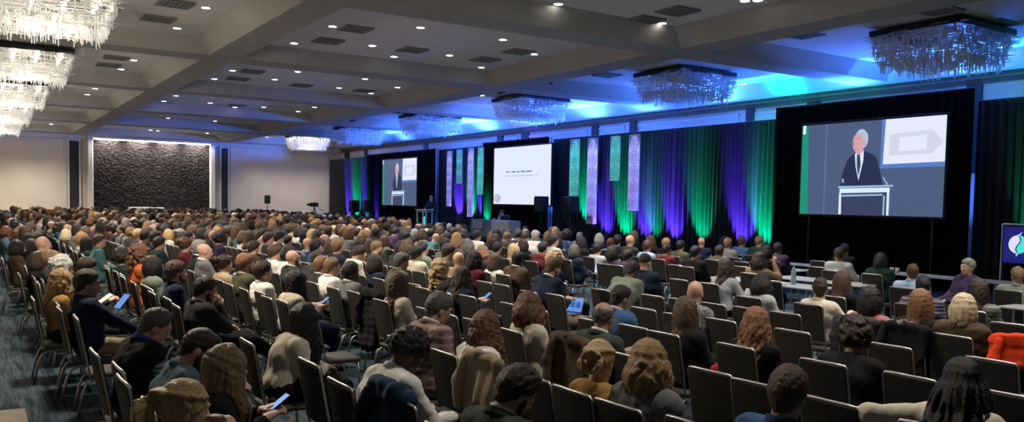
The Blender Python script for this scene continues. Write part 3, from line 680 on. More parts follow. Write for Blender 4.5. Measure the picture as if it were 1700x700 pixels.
# video camera on a tripod by the far wall, lit screen
lu = at_x(522, 350, 56.0)
t = thing('video_camera', 'video camera on tripod at the left end of the drapes', 'video camera', (56.0, lu[1], 0), rad(150))
b = MB(); b.cbox((-.14, -.3, 1.62), (.14, .25, 1.90), .02); b.build('camera_body', BLACKPL, t)
b = MB(); b.tube([(0, -.3, 1.76), (0, -.5, 1.76)], .08, 12); b.build('camera_lens', BLACKPL, t)
b = MB(); b.tube([(0, .2, 1.6), (.15, .6, 1.35)], .015); b.tube([(-.3, 0, 1.98), (.35, 0, 1.92)], .02); b.build('pan_handle', DARKMET, t)
for k in range(3):
    a = rad(90+120*k); b = MB(); b.tube([(0, 0, 1.62), (.5*math.cos(a), .5*math.sin(a), .02)], .03); b.build('leg', DARKMET, t)
b = MB(); b.cbox((-.1, .27, 1.2), (.1, .29, 1.6), .01); b.build('lit_monitor', emis('monitor_cyan', (.10, .35, .55), 1.0), t)
# counter in front of the dark feature wall
pL, pR = at_x(215, 344, 58.5), at_x(271, 345, 58.5)
t = thing('bar_counter', 'white topped counter in front of the dark feature wall', 'counter', (58.5, (pL[1]+pR[1])/2, 0)); hw = (pL[1]-pR[1])/2
b = MB(); b.cbox((-.35, -hw+.1, 0), (.3, hw-.1, 1.16), .02); b.build('counter_body', mat('counter_dark', (.03, .025, .022), .6, c2=(.045, .036, .03), scale=(4, 4, 20)), t)
b = MB(); b.cbox((-.42, -hw, 1.16), (.36, hw, 1.40), .03); b.build('counter_top', mat('counter_white', (.62, .60, .58), .6, c2=(.68, .66, .64)), t)
# dark side table with two boom microphones right of the stage
sy = -19.0; su0 = ux(918, sy, 378)
t = thing('side_table', 'dark equipment table below the loudspeakers right of stage', 'table', (su0, sy, 0))
b = MB(); b.cbox((-.75, -.3, .86), (.75, .3, .90), .008); b.build('tabletop', DARKMET, t)
for sx in (-.68, .68):
    for yy in (-.24, .24):
        b = MB(); b.tube([(sx, yy, 0), (sx, yy, .87)], .02); b.build('leg', DARKMET, t)
for i, dx in enumerate((-.5, .42)):
    t = thing('microphone_stand', ['boom microphone stand at right end of the equipment table', 'boom microphone stand at left end of the equipment table'][i], 'microphone stand', (su0+dx, sy-.55, 0))
    b = MB(); b.lathe([(.16, 0), (.16, .02), (.02, .04)], 14); b.build('base', DARKMET, t)
    b = MB(); b.tube([(0, 0, .02), (0, 0, 1.25)], .012); b.build('pole', DARKMET, t)
    b = MB(); b.tube([(-.35, 0, 1.0), (.55, 0, 1.62)], .010); b.build('boom', DARKMET, t)
    b = MB(); b.tube([(.55, 0, 1.62), (.63, 0, 1.67)], .025, 8); b.build('microphone', DARKMET, t)
for lx, yy_, zz_, tgt, pw, lab in ((PY, 0, 0, (pu, PY-.3, 1.9), 420, 'small ceiling spotlight aimed at the podium'), (0, 0, 0, (tu1, -19.4, 1.3), 420, 'small ceiling spotlight aimed at the white head table')):  # two spotlights added out of view to brighten podium and head table
    lp = Vector((40.6 if 'podium' in lab else 34.9, -16.45, 6.22)); lt = thing('added_spotlight', lab, 'spotlight', lp, group='ceiling spotlights for the banners')
    dq = (Vector(tgt)-lp).to_track_quat('-Z', 'Y').to_euler(); lt.rotation_euler = dq
    b = MB(); b.lathe([(.05, .16), (.07, .12), (.07, -.10), (.06, -.11), (.06, -.06)], 12); b.build('lamp_body', BLACKPL, lt)
    b = MB(); b.tube([(0, 0, .10), tuple(dq.to_matrix().inverted() @ Vector((0, 0, ZC-lp.z+.01)))], .012, 6); b.build('bracket', DARKMET, lt)
    lamp('added_stage_lamp', 'SPOT', (0, 0, -.13), pw, (.80, .90, 1.0), lt, None, .03, 20, .6)
# logo sign box at the right edge
gy = -17.6
gl, gr = at_y(1664, 405, gy), at_y(1718, 405, gy); zt, zb = float(at_y(1690, 375, gy)[2]), float(at_y(1690, 438, gy)[2])
gw, gh, gu = float(gl[0]-gr[0]), zt-zb, float(gl[0]+gr[0])/2
t = thing('logo_sign', 'blue lit sign with round white and green swirl logo', 'sign', (gu, gy, 0))
b = MB(); b.cbox((-gw/2, -.10, zb), (gw/2, 0, zt), .01); b.build('sign_box', BLACKPL, t)
b = MB(); b.add([(-gw/2+.02, .003, zb+.02), (gw/2-.02, .003, zb+.02), (gw/2-.02, .003, zt-.02), (-gw/2+.02, .003, zt-.02)], [(3, 2, 1, 0)]); b.build('sign_face', emis('sign_blue', srgb(14, 22, 110), 1.0), t)
R_ = gh*.245; cz = (zt+zb)/2+.01; cx = 0.0
def s_curve(n=16): return [(R_*.22*math.sin(math.pi*2*(k/n)), cz+R_-2*R_*k/n) for k in range(n+1)]
sc = s_curve()
left = [(cx+p[0]*-1+.012, .006, p[1]) for p in sc]+[(cx+R_*math.cos(rad(a)), .006, cz+R_*math.sin(rad(a))) for a in range(-85, 86, 10)]
right = [(cx+p[0]*-1-.012, .006, p[1]) for p in sc][::-1]+[(cx-R_*math.cos(rad(a)), .006, cz+R_*math.sin(rad(a))) for a in range(85, -86, -10)]
b = MB(); b.add(left, [tuple(range(len(left)))]); b.build('logo_half', emis('logo_white', srgb(205, 205, 245), 1.1), t)['label'] = 'white lilac half of the round logo'
b = MB(); b.add(right, [tuple(range(len(right)))]); b.build('logo_half', emis('logo_green', srgb(60, 215, 195), 1.1), t)['label'] = 'turquoise half of the round logo'
b = MB(); b.tube([(cx-.03-R_*.18, .008, cz+R_*1.32), (cx-.02, .008, cz+R_*1.05), (cx, .008, cz+R_)], [.004, .012, .014], 6); b.tube([(cx, .008, cz-R_), (cx+.02, .008, cz-R_*1.1), (cx+.03, .008, cz-R_*1.3)], [.014, .012, .004], 6); b.build('logo_tip', MATS['logo_white'], t)
b = MB()
for sx in (-gw/2-.03, gw/2+.03): b.tube([(sx, -.04, 0), (sx, -.04, zt+.03)], .018)
b.tube([(-gw/2-.03, -.04, zt+.03), (gw/2+.03, -.04, zt+.03)], .018); b.build('sign_stand', ALU, t)
for sx in (-gw/2-.03, gw/2+.03):
    b = MB(); b.box((sx-.02, -.35, 0), (sx+.02, .25, .03)); b.build('foot', ALU, t)
# ------------------------------------------------------------------ smooth figures from distance fields
f4 = np.float32
class Field:
    def __init__(s, lo, hi, h):
        s.lo = np.array(lo, f4); s.h = h
        s.n = np.maximum(4, np.ceil((np.array(hi)-np.array(lo))/h).astype(int)+1)
        s.ax = [s.lo[i]+h*np.arange(s.n[i], dtype=f4) for i in range(3)]
        s.a = np.full(tuple(s.n), 1.0, f4)
    def reg(s, lo, hi):
        sl = []
        for i in range(3):
            a = int(max(0, math.floor((lo[i]-s.lo[i])/s.h))); b = int(min(s.n[i], math.ceil((hi[i]-s.lo[i])/s.h)+1))
            if b <= a: return None
            sl.append(slice(a, b))
        return tuple(sl)
    def pts(s, sl): return s.ax[0][sl[0]][:, None, None], s.ax[1][sl[1]][None, :, None], s.ax[2][sl[2]][None, None, :]
    def put(s, sl, d, k):
        a = s.a[sl]
        if k > 0:
            h = np.maximum(k-np.abs(a-d), 0)/k; s.a[sl] = np.minimum(a, d)-h*h*k*.25
        else: s.a[sl] = np.minimum(a, d)
    def cap(s, p, q, r1, r2=None, k=.02):
        r2 = r1 if r2 is None else r2
        p = np.array(p, f4); q = np.array(q, f4); m = max(r1, r2)+k+2*s.h
        sl = s.reg(np.minimum(p, q)-m, np.maximum(p, q)+m)
        if sl is None: return
        X, Y, Z = s.pts(sl); d = q-p; L = max(1e-9, float(d@d))
        t = np.clip(((X-p[0])*d[0]+(Y-p[1])*d[1]+(Z-p[2])*d[2])/L, 0, 1)
        dd = np.sqrt((X-p[0]-t*d[0])**2+(Y-p[1]-t*d[1])**2+(Z-p[2]-t*d[2])**2)-(r1+(r2-r1)*t)
        s.put(sl, dd, k)
    def chain(s, P, R, k=.01):
        for i in range(len(P)-1): s.cap(P[i], P[i+1], R[i], R[i+1], k)
    def _ell(s, c, r, M, sl):
        X, Y, Z = s.pts(sl); x, y, z = X-c[0], Y-c[1], Z-c[2]
        if M is not None:
            x, y, z = x*M[0, 0]+y*M[1, 0]+z*M[2, 0], x*M[0, 1]+y*M[1, 1]+z*M[2, 1], x*M[0, 2]+y*M[1, 2]+z*M[2, 2]
        k0 = np.sqrt((x/r[0])**2+(y/r[1])**2+(z/r[2])**2); k1 = np.sqrt((x/r[0]**2)**2+(y/r[1]**2)**2+(z/r[2]**2)**2)
        return k0*(k0-1)/np.maximum(k1, 1e-6)
    def ell(s, c, r, k=.02, M=None):
        m = max(r)+k+2*s.h; sl = s.reg(np.array(c)-m, np.array(c)+m)
        if sl is not None: s.put(sl, s._ell(c, r, M, sl), k)
    def cut_fn(s, fn, c, m, k=.01):
        """remove where fn(x, y, z) < 0 within the box c +- m"""
        sl = s.reg(np.array(c)-m, np.array(c)+m)
        if sl is None: return
        d = -fn(*s.pts(sl)); a = s.a[sl]; h = np.maximum(k-np.abs(a-d), 0)/k
        s.a[sl] = np.maximum(a, d)+h*h*k*.25
    def noise(s, amp, freq, seed, n=7, squash=(1, 1, 1)):
        r = np.random.default_rng(seed); X, Y, Z = s.ax[0][:, None, None], s.ax[1][None, :, None], s.ax[2][None, None, :]
        tot = np.zeros_like(s.a)
        for _ in range(n):
            w = r.normal(size=3); w /= np.linalg.norm(w); w = w*np.array(squash)*freq*r.uniform(.6, 1.6); tot += np.sin((X*w[0]+Y*w[1]+Z*w[2]+r.uniform(0, 6.28)).astype(f4))
        s.a += tot*f4(amp/math.sqrt(n))
    def mesh(s, name, m, smooth=True):
        a = s.a; a[0], a[-1], a[:, 0], a[:, -1], a[:, :, 0], a[:, :, -1] = 1, 1, 1, 1, 1, 1
        g = (a < 0); c = g.astype(np.uint8)
        cnt = c[:-1, :-1, :-1]+c[1:, :-1, :-1]+c[:-1, 1:, :-1]+c[1:, 1:, :-1]+c[:-1, :-1, 1:]+c[1:, :-1, 1:]+c[:-1, 1:, 1:]+c[1:, 1:, 1:]
        I = np.argwhere((cnt > 0) & (cnt < 8))
        me = bpy.data.meshes.new(name)
        if len(I) == 0: return me
        vid = np.full(cnt.shape, -1, np.int32); vid[I[:, 0], I[:, 1], I[:, 2]] = np.arange(len(I))
        off = np.array([(i, j, k) for i in (0, 1) for j in (0, 1) for k in (0, 1)])
        val = np.stack([a[I[:, 0]+o[0], I[:, 1]+o[1], I[:, 2]+o[2]] for o in off], 1)
        acc = np.zeros((len(I), 3), f4); num = np.zeros(len(I), f4)
        for p in range(8):
            for q in range(p+1, 8):
                if np.abs(off[p]-off[q]).sum() != 1: continue
                va, vb = val[:, p], val[:, q]; x = (va < 0) != (vb < 0)
                t = np.where(x, va/np.where(x, va-vb, 1), 0)
                acc += np.where(x[:, None], off[p]+t[:, None]*(off[q]-off[p]), 0); num += x
        V = (I+acc/num[:, None])*s.h+s.lo
        Q = []
        for ax in range(3):
            b1, b2 = (ax+1) % 3, (ax+2) % 3
            sh = [slice(None)]*3; sh[ax] = slice(0, -1); s2 = [slice(None)]*3; s2[ax] = slice(1, None)
            d = g[tuple(sh)].astype(np.int8)-g[tuple(s2)].astype(np.int8)
            E = np.argwhere(d != 0); sg = d[E[:, 0], E[:, 1], E[:, 2]]
            ok = (E[:, b1] > 0) & (E[:, b2] > 0); E, sg = E[ok], sg[ok]
            e1 = np.zeros(3, int); e1[b1] = 1; e2 = np.zeros(3, int); e2[b2] = 1
            gv = lambda X_: vid[X_[:, 0], X_[:, 1], X_[:, 2]]
            q = np.stack([gv(E-e1-e2), gv(E-e2), gv(E), gv(E-e1)], 1)
            q[sg < 0] = q[sg < 0][:, ::-1]; Q.append(q)
        Q = np.concatenate(Q); Q = Q[(Q >= 0).all(1)]
        me.vertices.add(len(V)); me.vertices.foreach_set('co', V.astype(f4).ravel())
        me.loops.add(Q.size); me.loops.foreach_set('vertex_index', Q.astype(np.int32).ravel())
        me.polygons.add(len(Q)); me.polygons.foreach_set('loop_start', np.arange(0, Q.size, 4, dtype=np.int32))
        me.polygons.foreach_set('use_smooth', np.ones(len(Q), bool))
        me.materials.append(m); me.update(calc_edges=True)
        return me
def rotz(a): c, s = math.cos(a), math.sin(a); return np.array([[c, -s, 0], [s, c, 0], [0, 0, 1.0]])
def rotx(a): c, s = math.cos(a), math.sin(a); return np.array([[1, 0, 0], [0, c, -s], [0, s, c]])
def roty(a): c, s = math.cos(a), math.sin(a); return np.array([[c, 0, s], [0, 1, 0], [-s, 0, c]])
def ik(a, b, l1, l2, pole):
    a, b, pole = (np.array(v, float) for v in (a, b, pole)); d = b-a; L = np.linalg.norm(d)
    if L > (l1+l2)*.995: b = a+d/L*(l1+l2)*.995; d = b-a; L = np.linalg.norm(d)
    u = d/L; x = (l1*l1-l2*l2+L*L)/(2*L); h = math.sqrt(max(0, l1*l1-x*x)); n = pole-u*(pole@u); n /= max(1e-6, np.linalg.norm(n))
    return a+u*x+n*h, b
class Skel:
    """seated figure facing -Y, +X is its left; origin on the floor under the seat"""
    def __init__(s, lean=-8, hp=5, hy=0, roll=0, dz=0.0, sh=.175, arms='lap', legs='sit', stand=False, female=False, sc=1.0):
        s.p = dict(lean=lean); a = rad(lean); s.female = female; s.stand = stand
        t = np.array([0, -math.sin(a), math.cos(a)]); s.t = t
        s.hip = np.array([0, .06, .92 if stand else .54]); TL = .45+dz
        a2 = rad(lean*1.0+(6 if lean > -5 else 3)); t2 = np.array([0, -math.sin(a2), math.cos(a2)])
        s.waist = s.hip+t*.18; s.chest = s.hip+t*(TL*.68); s.S = s.chest+t2*(TL*.30); s.N = s.S+t2*.042
        s.sh = sh
        a3 = rad(lean*.6+12+hp*.35); n = np.array([0, -math.sin(a3), math.cos(a3)])
        R = rotz(rad(hy)) @ rotx(rad(hp)) @ roty(rad(roll)); s.R = R       # head axes: columns left, back, up
        s.neck_top = s.N+n*.034; s.Hc = s.neck_top+n*.02+R @ np.array([0, -.012, .085])
        s.top = (s.Hc[2]+.122+.014)*1.03
        s.sho = {1: s.S+np.array([sh, .0, -.015]), -1: s.S+np.array([-sh, .0, -.015])}
        W = {}; pole = {1: (.55, .45, -.7), -1: (-.55, .45, -.7)}
        def lap(sd): return np.array([sd*.075, min(s.chest[1]-.22, -.16)-.05, .665])
        W[1], W[-1] = lap(1), lap(-1)
        hd = {1: np.array([-.45, -.8, -.25]), -1: np.array([.45, -.8, -.25])}
        if arms == 'phone': W[1] = np.array([.05, s.chest[1]-.30, .78]); W[-1] = np.array([-.07, s.chest[1]-.29, .76]); hd[1] = np.array([-.3, -.8, .35]); hd[-1] = np.array([.3, -.8, .35])
        if arms == 'chin': W[-1] = s.Hc+np.array([-.06, -.13, -.165]); hd[-1] = np.array([.25, .15, .9]); pole[-1] = (-.3, -.5, -1)
        if arms == 'chinL': W[1] = s.Hc+np.array([.06, -.13, -.165]); hd[1] = np.array([-.25, .15, .9]); pole[1] = (.3, -.5, -1)
        if arms == 'eat': W[1] = s.Hc+np.array([.03, -.16, -.14]); hd[1] = np.array([-.25, .2, .8]); pole[1] = (.6, -.2, -1); W[-1] = s.Hc+np.array([-.04, -.19, -.17]); hd[-1] = np.array([.3, .1, .8]); pole[-1] = (-.6, -.2, -1)
        if arms == 'overL': W[1] = s.S+np.array([.62, .10, -.12]); pole[1] = (.2, .8, .2); hd[1] = np.array([.9, -.2, -.3])
        if arms == 'table': W[1] = np.array([.16, s.chest[1]-.33, .80]); W[-1] = np.array([-.16, s.chest[1]-.33, .80]); hd[1] = np.array([-.2, -1, -.05]); hd[-1] = np.array([.2, -1, -.05])
        if arms == 'knees': W[1] = np.array([.12, -.40, .62]); W[-1] = np.array([-.12, -.40, .62])
        if arms == 'raise': W[-1] = s.S+np.array([-.10, -.30, .13]); hd[-1] = np.array([.1, -.2, 1.0]); pole[-1] = (-.5, -.3, -1)
        if arms == 'podium': W[1] = np.array([.22, -.30, 1.12]); W[-1] = np.array([-.22, -.30, 1.12]); hd[1] = np.array([0, -1, -.2]); hd[-1] = np.array([0, -1, -.2])
        s.elb = {}; s.wr = {}; s.hd = {}
        for sd in (1, -1):
            s.elb[sd], s.wr[sd] = ik(s.sho[sd], W[sd], .285, .255, pole[sd]); v = hd[sd]; s.hd[sd] = v/np.linalg.norm(v)
        s.knee = {}; s.ank = {}; s.hipj = {}
        for sd in (1, -1):
            s.hipj[sd] = s.hip+np.array([sd*.09, -.02, -.02])
            if stand: s.knee[sd] = np.array([sd*.10, .02, .49]); s.ank[sd] = np.array([sd*.11, .06, .08])
            elif legs == 'out': s.knee[sd] = np.array([sd*.10, -.42, .50]); s.ank[sd] = np.array([sd*.08-.02, -.80, .16])
            elif legs == 'cross': s.knee[sd] = np.array([sd*.07, -.42, .50+(.10 if sd > 0 else 0)]); s.ank[sd] = np.array([-sd*.06, -.48-(.2 if sd > 0 else 0), .09+(.2 if sd > 0 else 0)])
            else: s.knee[sd] = np.array([sd*.12, -.40, .50]); s.ank[sd] = np.array([sd*.12, -.38, .08])
    def H(s, x, y, z): return s.Hc+s.R @ np.array([x, y, z])   # head frame: x left, y back, z up
    def box(s, m=.08):
        P = np.array([s.hip, s.Hc+[0, 0, .14], s.N, s.Hc+[.12, .12, .1], s.Hc-[.12, .12, .1], *s.sho.values(), *s.elb.values(), *s.wr.values(), *[s.wr[k]+s.hd[k]*.2 for k in (1, -1)]])
        return P.min(0)-m, P.max(0)+m
def body_mesh(s, h, m, face=True):
    lo, hi = s.box(.09); lo[2] = min(lo[2], s.hip[2]-.12)
    F = Field(lo, hi, h); fe = s.female; k = .93 if fe else 1.0
    # torso under the clothes
    F.cap(s.hip+[-.06, 0, 0], s.hip+[.06, 0, 0], .09, k=.03); F.cap(s.hip, s.chest, .075, .075, .04); F.cap(s.sho[1], s.sho[-1], .045, k=.04); F.cap(s.chest, s.S, .075, .055, .04)
    F.cap(s.S, s.neck_top, .062*k, .053*k, .03); F.cap(s.neck_top, s.H(0, .015, -.045), .053*k, .056*k, .02)
    # skull, face, jaw
    F.ell(s.H(0, .018, .028), (.075, .094, .092), .02, s.R); F.ell(s.H(0, -.028, -.022), (.060, .066, .088), .02, s.R)
    F.cap(s.H(0, -.035, -.065), s.H(0, -.066, -.092), .044*k, .024, .02)
    if face:
        F.cap(s.H(.04, .005, -.06), s.H(.018, -.06, -.092), .02, .018, .02); F.cap(s.H(-.04, .005, -.06), s.H(-.018, -.06, -.092), .02, .018, .02)
        F.cap(s.H(0, -.088, .012), s.H(0, -.108, -.030), .009, .014, .012); F.cap(s.H(-.012, -.096, -.034), s.H(.012, -.096, -.034), .010, k=.008)
        F.cap(s.H(-.030, -.076, .030), s.H(.030, -.076, .030), .016, k=.016)
        F.cap(s.H(-.016, -.090, -.060), s.H(.016, -.090, -.060), .0085, k=.008); F.cap(s.H(-.013, -.088, -.070), s.H(.013, -.088, -.070), .009, k=.008)
        for sd in (1, -1):
            c = s.H(sd*.029, -.092, .006); F.cut_fn(lambda X, Y, Z, c=c: np.sqrt((X-c[0])**2+(Y-c[1])**2+(Z-c[2])**2)-.013, c, .035, .012)
            F.ell(s.H(sd*.072, .012, -.012), (.011, .020, .032), .006, s.R)
    # arms and hands with five fingers
    for sd in (1, -1):
        S_, E, Wr = s.sho[sd], s.elb[sd], s.wr[sd]
        F.cap(S_, E, .046*k, .037*k, .03); F.cap(E, Wr, .037*k, .026*k, .02)
        d = s.hd[sd]; side = np.cross(d, [0, 0, 1.0]); side /= max(1e-6, np.linalg.norm(side)); nrm = np.cross(side, d)
        if nrm[2] < 0: nrm = -nrm
        tw = sd*1.0; inn = side*(1 if side[0]*sd < 0 else -1)       # towards the thumb side
        F.cap(Wr, Wr+d*.03, .026*k, .026*k, .012)
        for q in (-1, 0, 1): F.cap(Wr+d*.02+inn*.018*q, Wr+d*.085+inn*.023*q, .016, .013, .012)
        for q, L in ((1.5, .066), (.5, .076), (-.5, .071), (-1.5, .054)):
            r0 = Wr+d*.088+inn*.0175*q; r1 = r0+(d*.86-nrm*.5)*L*.5; r2 = r1+(d*.45-nrm*.9)*L*.55
            F.cap(r0, r1, .0092, .0088, .003); F.cap(r1, r2, .0088, .0076, .003)
        t0 = Wr+d*.03+inn*.028; t1 = t0+(d*.6+inn*.75)*.036; t2 = t1+(d*.85+inn*.2-nrm*.3)*.032
        F.cap(t0, t1, .0125, .0105, .006); F.cap(t1, t2, .0105, .0085, .004)
    return F.mesh('body', m)
def top_mesh(s, h, m, seed, puff=0.0, sleeves=True, name='top', fold=.0045, length=0.0):
    lo, hi = s.box(.16); lo[2] = s.hip[2]-.22; F = Field(lo, hi, h); g = puff; fe = s.female; w = .85 if fe else 1.0
    bw = s.sh-.075
    F.cap(s.hip+[-.075, .0, -.02-length], s.hip+[.075, 0, -.02-length], .118+g, k=.05)
    for sd in (1, -1): F.cap(s.hip+[sd*.07, 0, .02], s.chest+[sd*bw*w, 0, 0], .105*w+g, .112*w+g, .06); F.cap(s.chest+[sd*bw*w, .01, 0], s.S+[sd*bw, .012, -.03], .110*w+g, .075+g, .06)
    F.cap(s.hip, s.chest, .118*w+g, .118*w+g, .06); F.cap(s.chest+np.array([0, .012, 0]), s.S+np.array([0, .014, -.02]), .112*w+g, .078+g, .06)
    F.cap(s.sho[1]+[-.03, 0, -.01], s.sho[-1]+[.03, 0, -.01], .060+g, k=.05)
    for sd in (1, -1): F.cap(s.N+[sd*.02, .01, -.02], s.sho[sd]+[0, .0, .0], .058+g*.5, .056+g, .05)
    if fe: F.ell(s.chest+np.array([0, -.085, -.02]), (.12, .06, .07), .05)
    if sleeves:
        for sd in (1, -1):
            F.cap(s.sho[sd], s.elb[sd], .062+g, .052+g, .05); F.cap(s.elb[sd], s.elb[sd]+(s.wr[sd]-s.elb[sd])*.95, .052+g, .039+g*.6, .03)
    else:
        for sd in (1, -1): F.ell(s.sho[sd], (.075+g, .075+g, .085+g), .04)
    # opening at the neck
    c = s.neck_top; ax = s.neck_top-s.N; ax = ax/np.linalg.norm(ax); b0 = s.N+ax*.035
    F.cut_fn(lambda X, Y, Z: -((X-b0[0])*ax[0]+(Y-b0[1])*(ax[1]+.25)+(Z-b0[2])*ax[2]), b0, .16, .01)
    F.noise(fold, 34, seed, 8, (1, 1, .8)); F.noise(fold*.5, 90, seed+1, 5)
    return F.mesh(name, m)
def sleeves_mesh(s, h, m, seed):
    lo, hi = s.box(.12); F = Field(lo, hi, h)
    for sd in (1, -1): F.cap(s.sho[sd]+[0, 0, 0], s.elb[sd], .064, .052, .05); F.cap(s.elb[sd], s.elb[sd]+(s.wr[sd]-s.elb[sd])*.95, .052, .038, .03)
    F.noise(.004, 36, seed, 7); return F.mesh('shirt_sleeves', m)
def collar_mesh(s, h, m, r=.013, rise=.03, rad_=.066, name='collar', fur=False):
    ax = s.neck_top-s.N; ax = ax/np.linalg.norm(ax); c = s.N+ax*rise
    F = Field(c-.17, c+.17, h)
    u = np.array([1.0, 0, 0]); v = np.cross(ax, u)
    P = []
    for a in np.linspace(0, 2*math.pi, 19): P.append(c+u*math.cos(a)*rad_+v*math.sin(a)*rad_*1.08-ax*.022*(1 if math.sin(a)*v[1] < 0 else -.2)*abs(math.sin(a)))
    for i in range(18):
        F.cap(P[i], P[i+1], r, r, .006); F.cap(P[i]-ax*.018*1, P[i+1]-ax*.018, r*1.15, r*1.15, .012)
    if fur: F.noise(.006, 160, 5, 8)
    return F.mesh(name, m)
def trousers_mesh(s, h, m, seed, skirt=False):
    P = np.array([s.hip, *s.knee.values(), *s.ank.values()]); F = Field(P.min(0)-.15, P.max(0)+.16, h)
    F.cap(s.hip+[-.08, .01, -.02], s.hip+[.08, .01, -.02], .112, k=.05)
    for sd in (1, -1):
        F.cap(s.hipj[sd], s.knee[sd], .095, .070, .04); F.cap(s.knee[sd], s.ank[sd]+[0, 0, .02], .068, .055, .03)
    F.noise(.004, 32, seed, 7); return F.mesh('trousers', m)
SHOE = mat('shoe_leather', (.018, .014, .012), .35, c2=(.03, .022, .018), scale=(20, 20, 20))
def shoe_mesh():
    F = Field((-.07, -.25, -.09), (.07, .10, .09), .010)
    F.ell((0, .0, -.03), (.042, .06, .05), .02); F.ell((0, -.10, -.045), (.048, .10, .035), .03); F.cap((0, .01, -.02), (0, .015, .04), .045, .048, .02)
    F.cut_fn(lambda X, Y, Z: Z+.075+0*X, (0, -.08, -.08), .3, .004); return F.mesh('shoe', SHOE)
SHOE_ME = shoe_mesh()
def hair_mesh(s, style, h, m, seed=0):
    r = np.random.default_rng(seed); H = s.H; R = s.R
    ext = {'long': .36, 'longwavy': .40, 'curlylong': .32, 'locs': .42, 'bob': .20, 'wavybob': .22, 'pony': .26}.get(style, .0)
    lo = s.Hc-np.array([.19, .21, .17+ext]); hi = s.Hc+np.array([.19, .21, .21]); F = Field(lo, hi, h)
    C0 = H(0, .018, .030); base = np.array([.080, .099, .100])
    def shell(t, ex=(1, 1, 1)): F.ell(C0, tuple(base*np.array(ex)+t-.004), .01, R)
    Ri = R.T
    def local(X, Y, Z):
        x, y, z = X-s.Hc[0], Y-s.Hc[1], Z-s.Hc[2]
        return Ri[0, 0]*x+Ri[0, 1]*y+Ri[0, 2]*z, Ri[1, 0]*x+Ri[1, 1]*y+Ri[1, 2]*z, Ri[2, 0]*x+Ri[2, 1]*y+Ri[2, 2]*z
    def keep(fn, k=.012): F.cut_fn(lambda X, Y, Z: -fn(*local(X, Y, Z)), s.Hc, .5, k)
    line = lambda a, b: (lambda x, y, z: a+b*y-z)      # remove below the plane
    def dome(az, th, rr=1.0):
        d = np.array([math.sin(az)*math.sin(th), math.cos(az)*math.sin(th), math.cos(th)])
        return np.array([0, .018, .030])+d*base*rr
    def locks(n, L, r0, r1, wave, freq, azmax=135, spread=.02, th0=12, jit=.02, part=0.0, th1=88, k=.008, seg=11):
        for i in range(n):
            az = rad(-azmax+2*azmax*(i+.5)/n+r.uniform(-5, 5)); rr = r.uniform(.97, 1.05); P = []; Q = []
            ph, amp = r.uniform(0, 6.28), wave*r.uniform(.6, 1.3)
            for q in range(5):
                th = rad(th0+(th1-th0)*q/4); P.append(H(*dome(az*(.55+.45*q/4), th, rr+.02*math.sin(q)))); Q.append(r0*(.8+.2*q/4))
            l = dome(az, rad(th1), rr); LL = L*r.uniform(.85, 1.1); out = np.array([math.sin(az), math.cos(az), 0])
            tang = np.array([math.cos(az), -math.sin(az), 0])
            w0 = H(*l); dn = np.array([0, 0, -1.0]); ow = R @ out; tw = R @ tang
            for q in range(1, seg):
                f = q/(seg-1)
                pt = w0+dn*LL*f+ow*(spread*math.sin(f*2.2)-.03*f*f*(1 if L > .2 else .3))+tw*amp*math.sin(ph+f*freq)+ow*amp*.6*math.cos(ph+f*freq)
                # let it lie over the shoulders and back
                dS = pt[2]-(s.S[2]+.02)
                if dS < .03:
                    rx = abs(pt[0]); push = .03-dS if dS > -.06 else .09
                    pt = pt+np.array([0, (.55 if pt[1] > s.S[1]-.03 else -.55)*push, 0])
                P.append(pt); Q.append(r0+(r1-r0)*f**1.6)
            F.chain(P, Q, k)
    nz = (.004, 95)
    if style in ('short', 'crop', 'parted', 'buzz', 'receding'):
        t = {'short': .013, 'crop': .017, 'parted': .016, 'buzz': .007, 'receding': .011}[style]
        shell(t, (.955, .985, 1.0+(.05 if style in ('crop', 'parted') else 0)))
        F.ell(H(0, -.046, .085), (.054, .036, .024+t), .03, R)
        X_, Y_, Z_ = F.pts((slice(None),)*3); lx, ly, lz = local(X_, Y_, Z_); F.a += np.clip(1-(lz+.015+.85*ly)/.06, 0, 1)*f4(.008 if style != 'buzz' else .002)
        F.ell(H(0, .058, -.050), (.050, .042, .045), .02, R)
        keep(line(-.015, -.85), .008)
        if style == 'receding': keep(lambda x, y, z: -(y+.035)-np.abs(x)*.3)
        if style in ('crop', 'parted', 'short'):
            for i in range(70):
                az, th = r.uniform(-3.14, 3.14), r.uniform(0, 1.1); p = dome(az, th, 1.05); d = np.array([r.normal()*.4, -.15+r.normal()*.4, .25]); q = p+d*.026
                F.cap(H(*(p*.95)), H(*(q*.97)), .011, .005, .008)
    elif style == 'ring':
        shell(.007); keep(line(-.01, -.55)); keep(lambda x, y, z: z-.062+0*y, .01); keep(lambda x, y, z: -(y+.01)+0*z)
    elif style == 'afro':
        shell(.026); keep(line(.0, -.55))
        for i in range(150):
            az, th = r.uniform(-3.14, 3.14), math.acos(r.uniform(-.2, 1)); p = dome(az, th, 1.22)
            if p[2] > .0-.55*p[1] and p[1] > -.085: F.ell(H(*p), (.017,)*3, .006)
    elif style in ('curly', 'curlylong'):
        shell(.03); keep(line(-.05, -.9))
        for i in range(300 if style == 'curlylong' else 190):
            az = r.uniform(-2.3, 2.3); th = math.acos(r.uniform(-.55, 1)); p = dome(az, th, r.uniform(1.12, 1.34))
            if style == 'curlylong' and th > 1.2: p = p+np.array([0, .02, -r.uniform(0, .24)])
            F.ell(H(*p), (r.uniform(.014, .023),)*3, .006)
    elif style in ('long', 'longwavy', 'locs', 'bob', 'wavybob'):
        shell(.010); keep(line(-.03, -.75))
        if style == 'long': locks(46, .36, .017, .008, .008, 3.0, k=.009, azmax=128); locks(26, .30, .018, .009, .006, 3, azmax=95, k=.009)
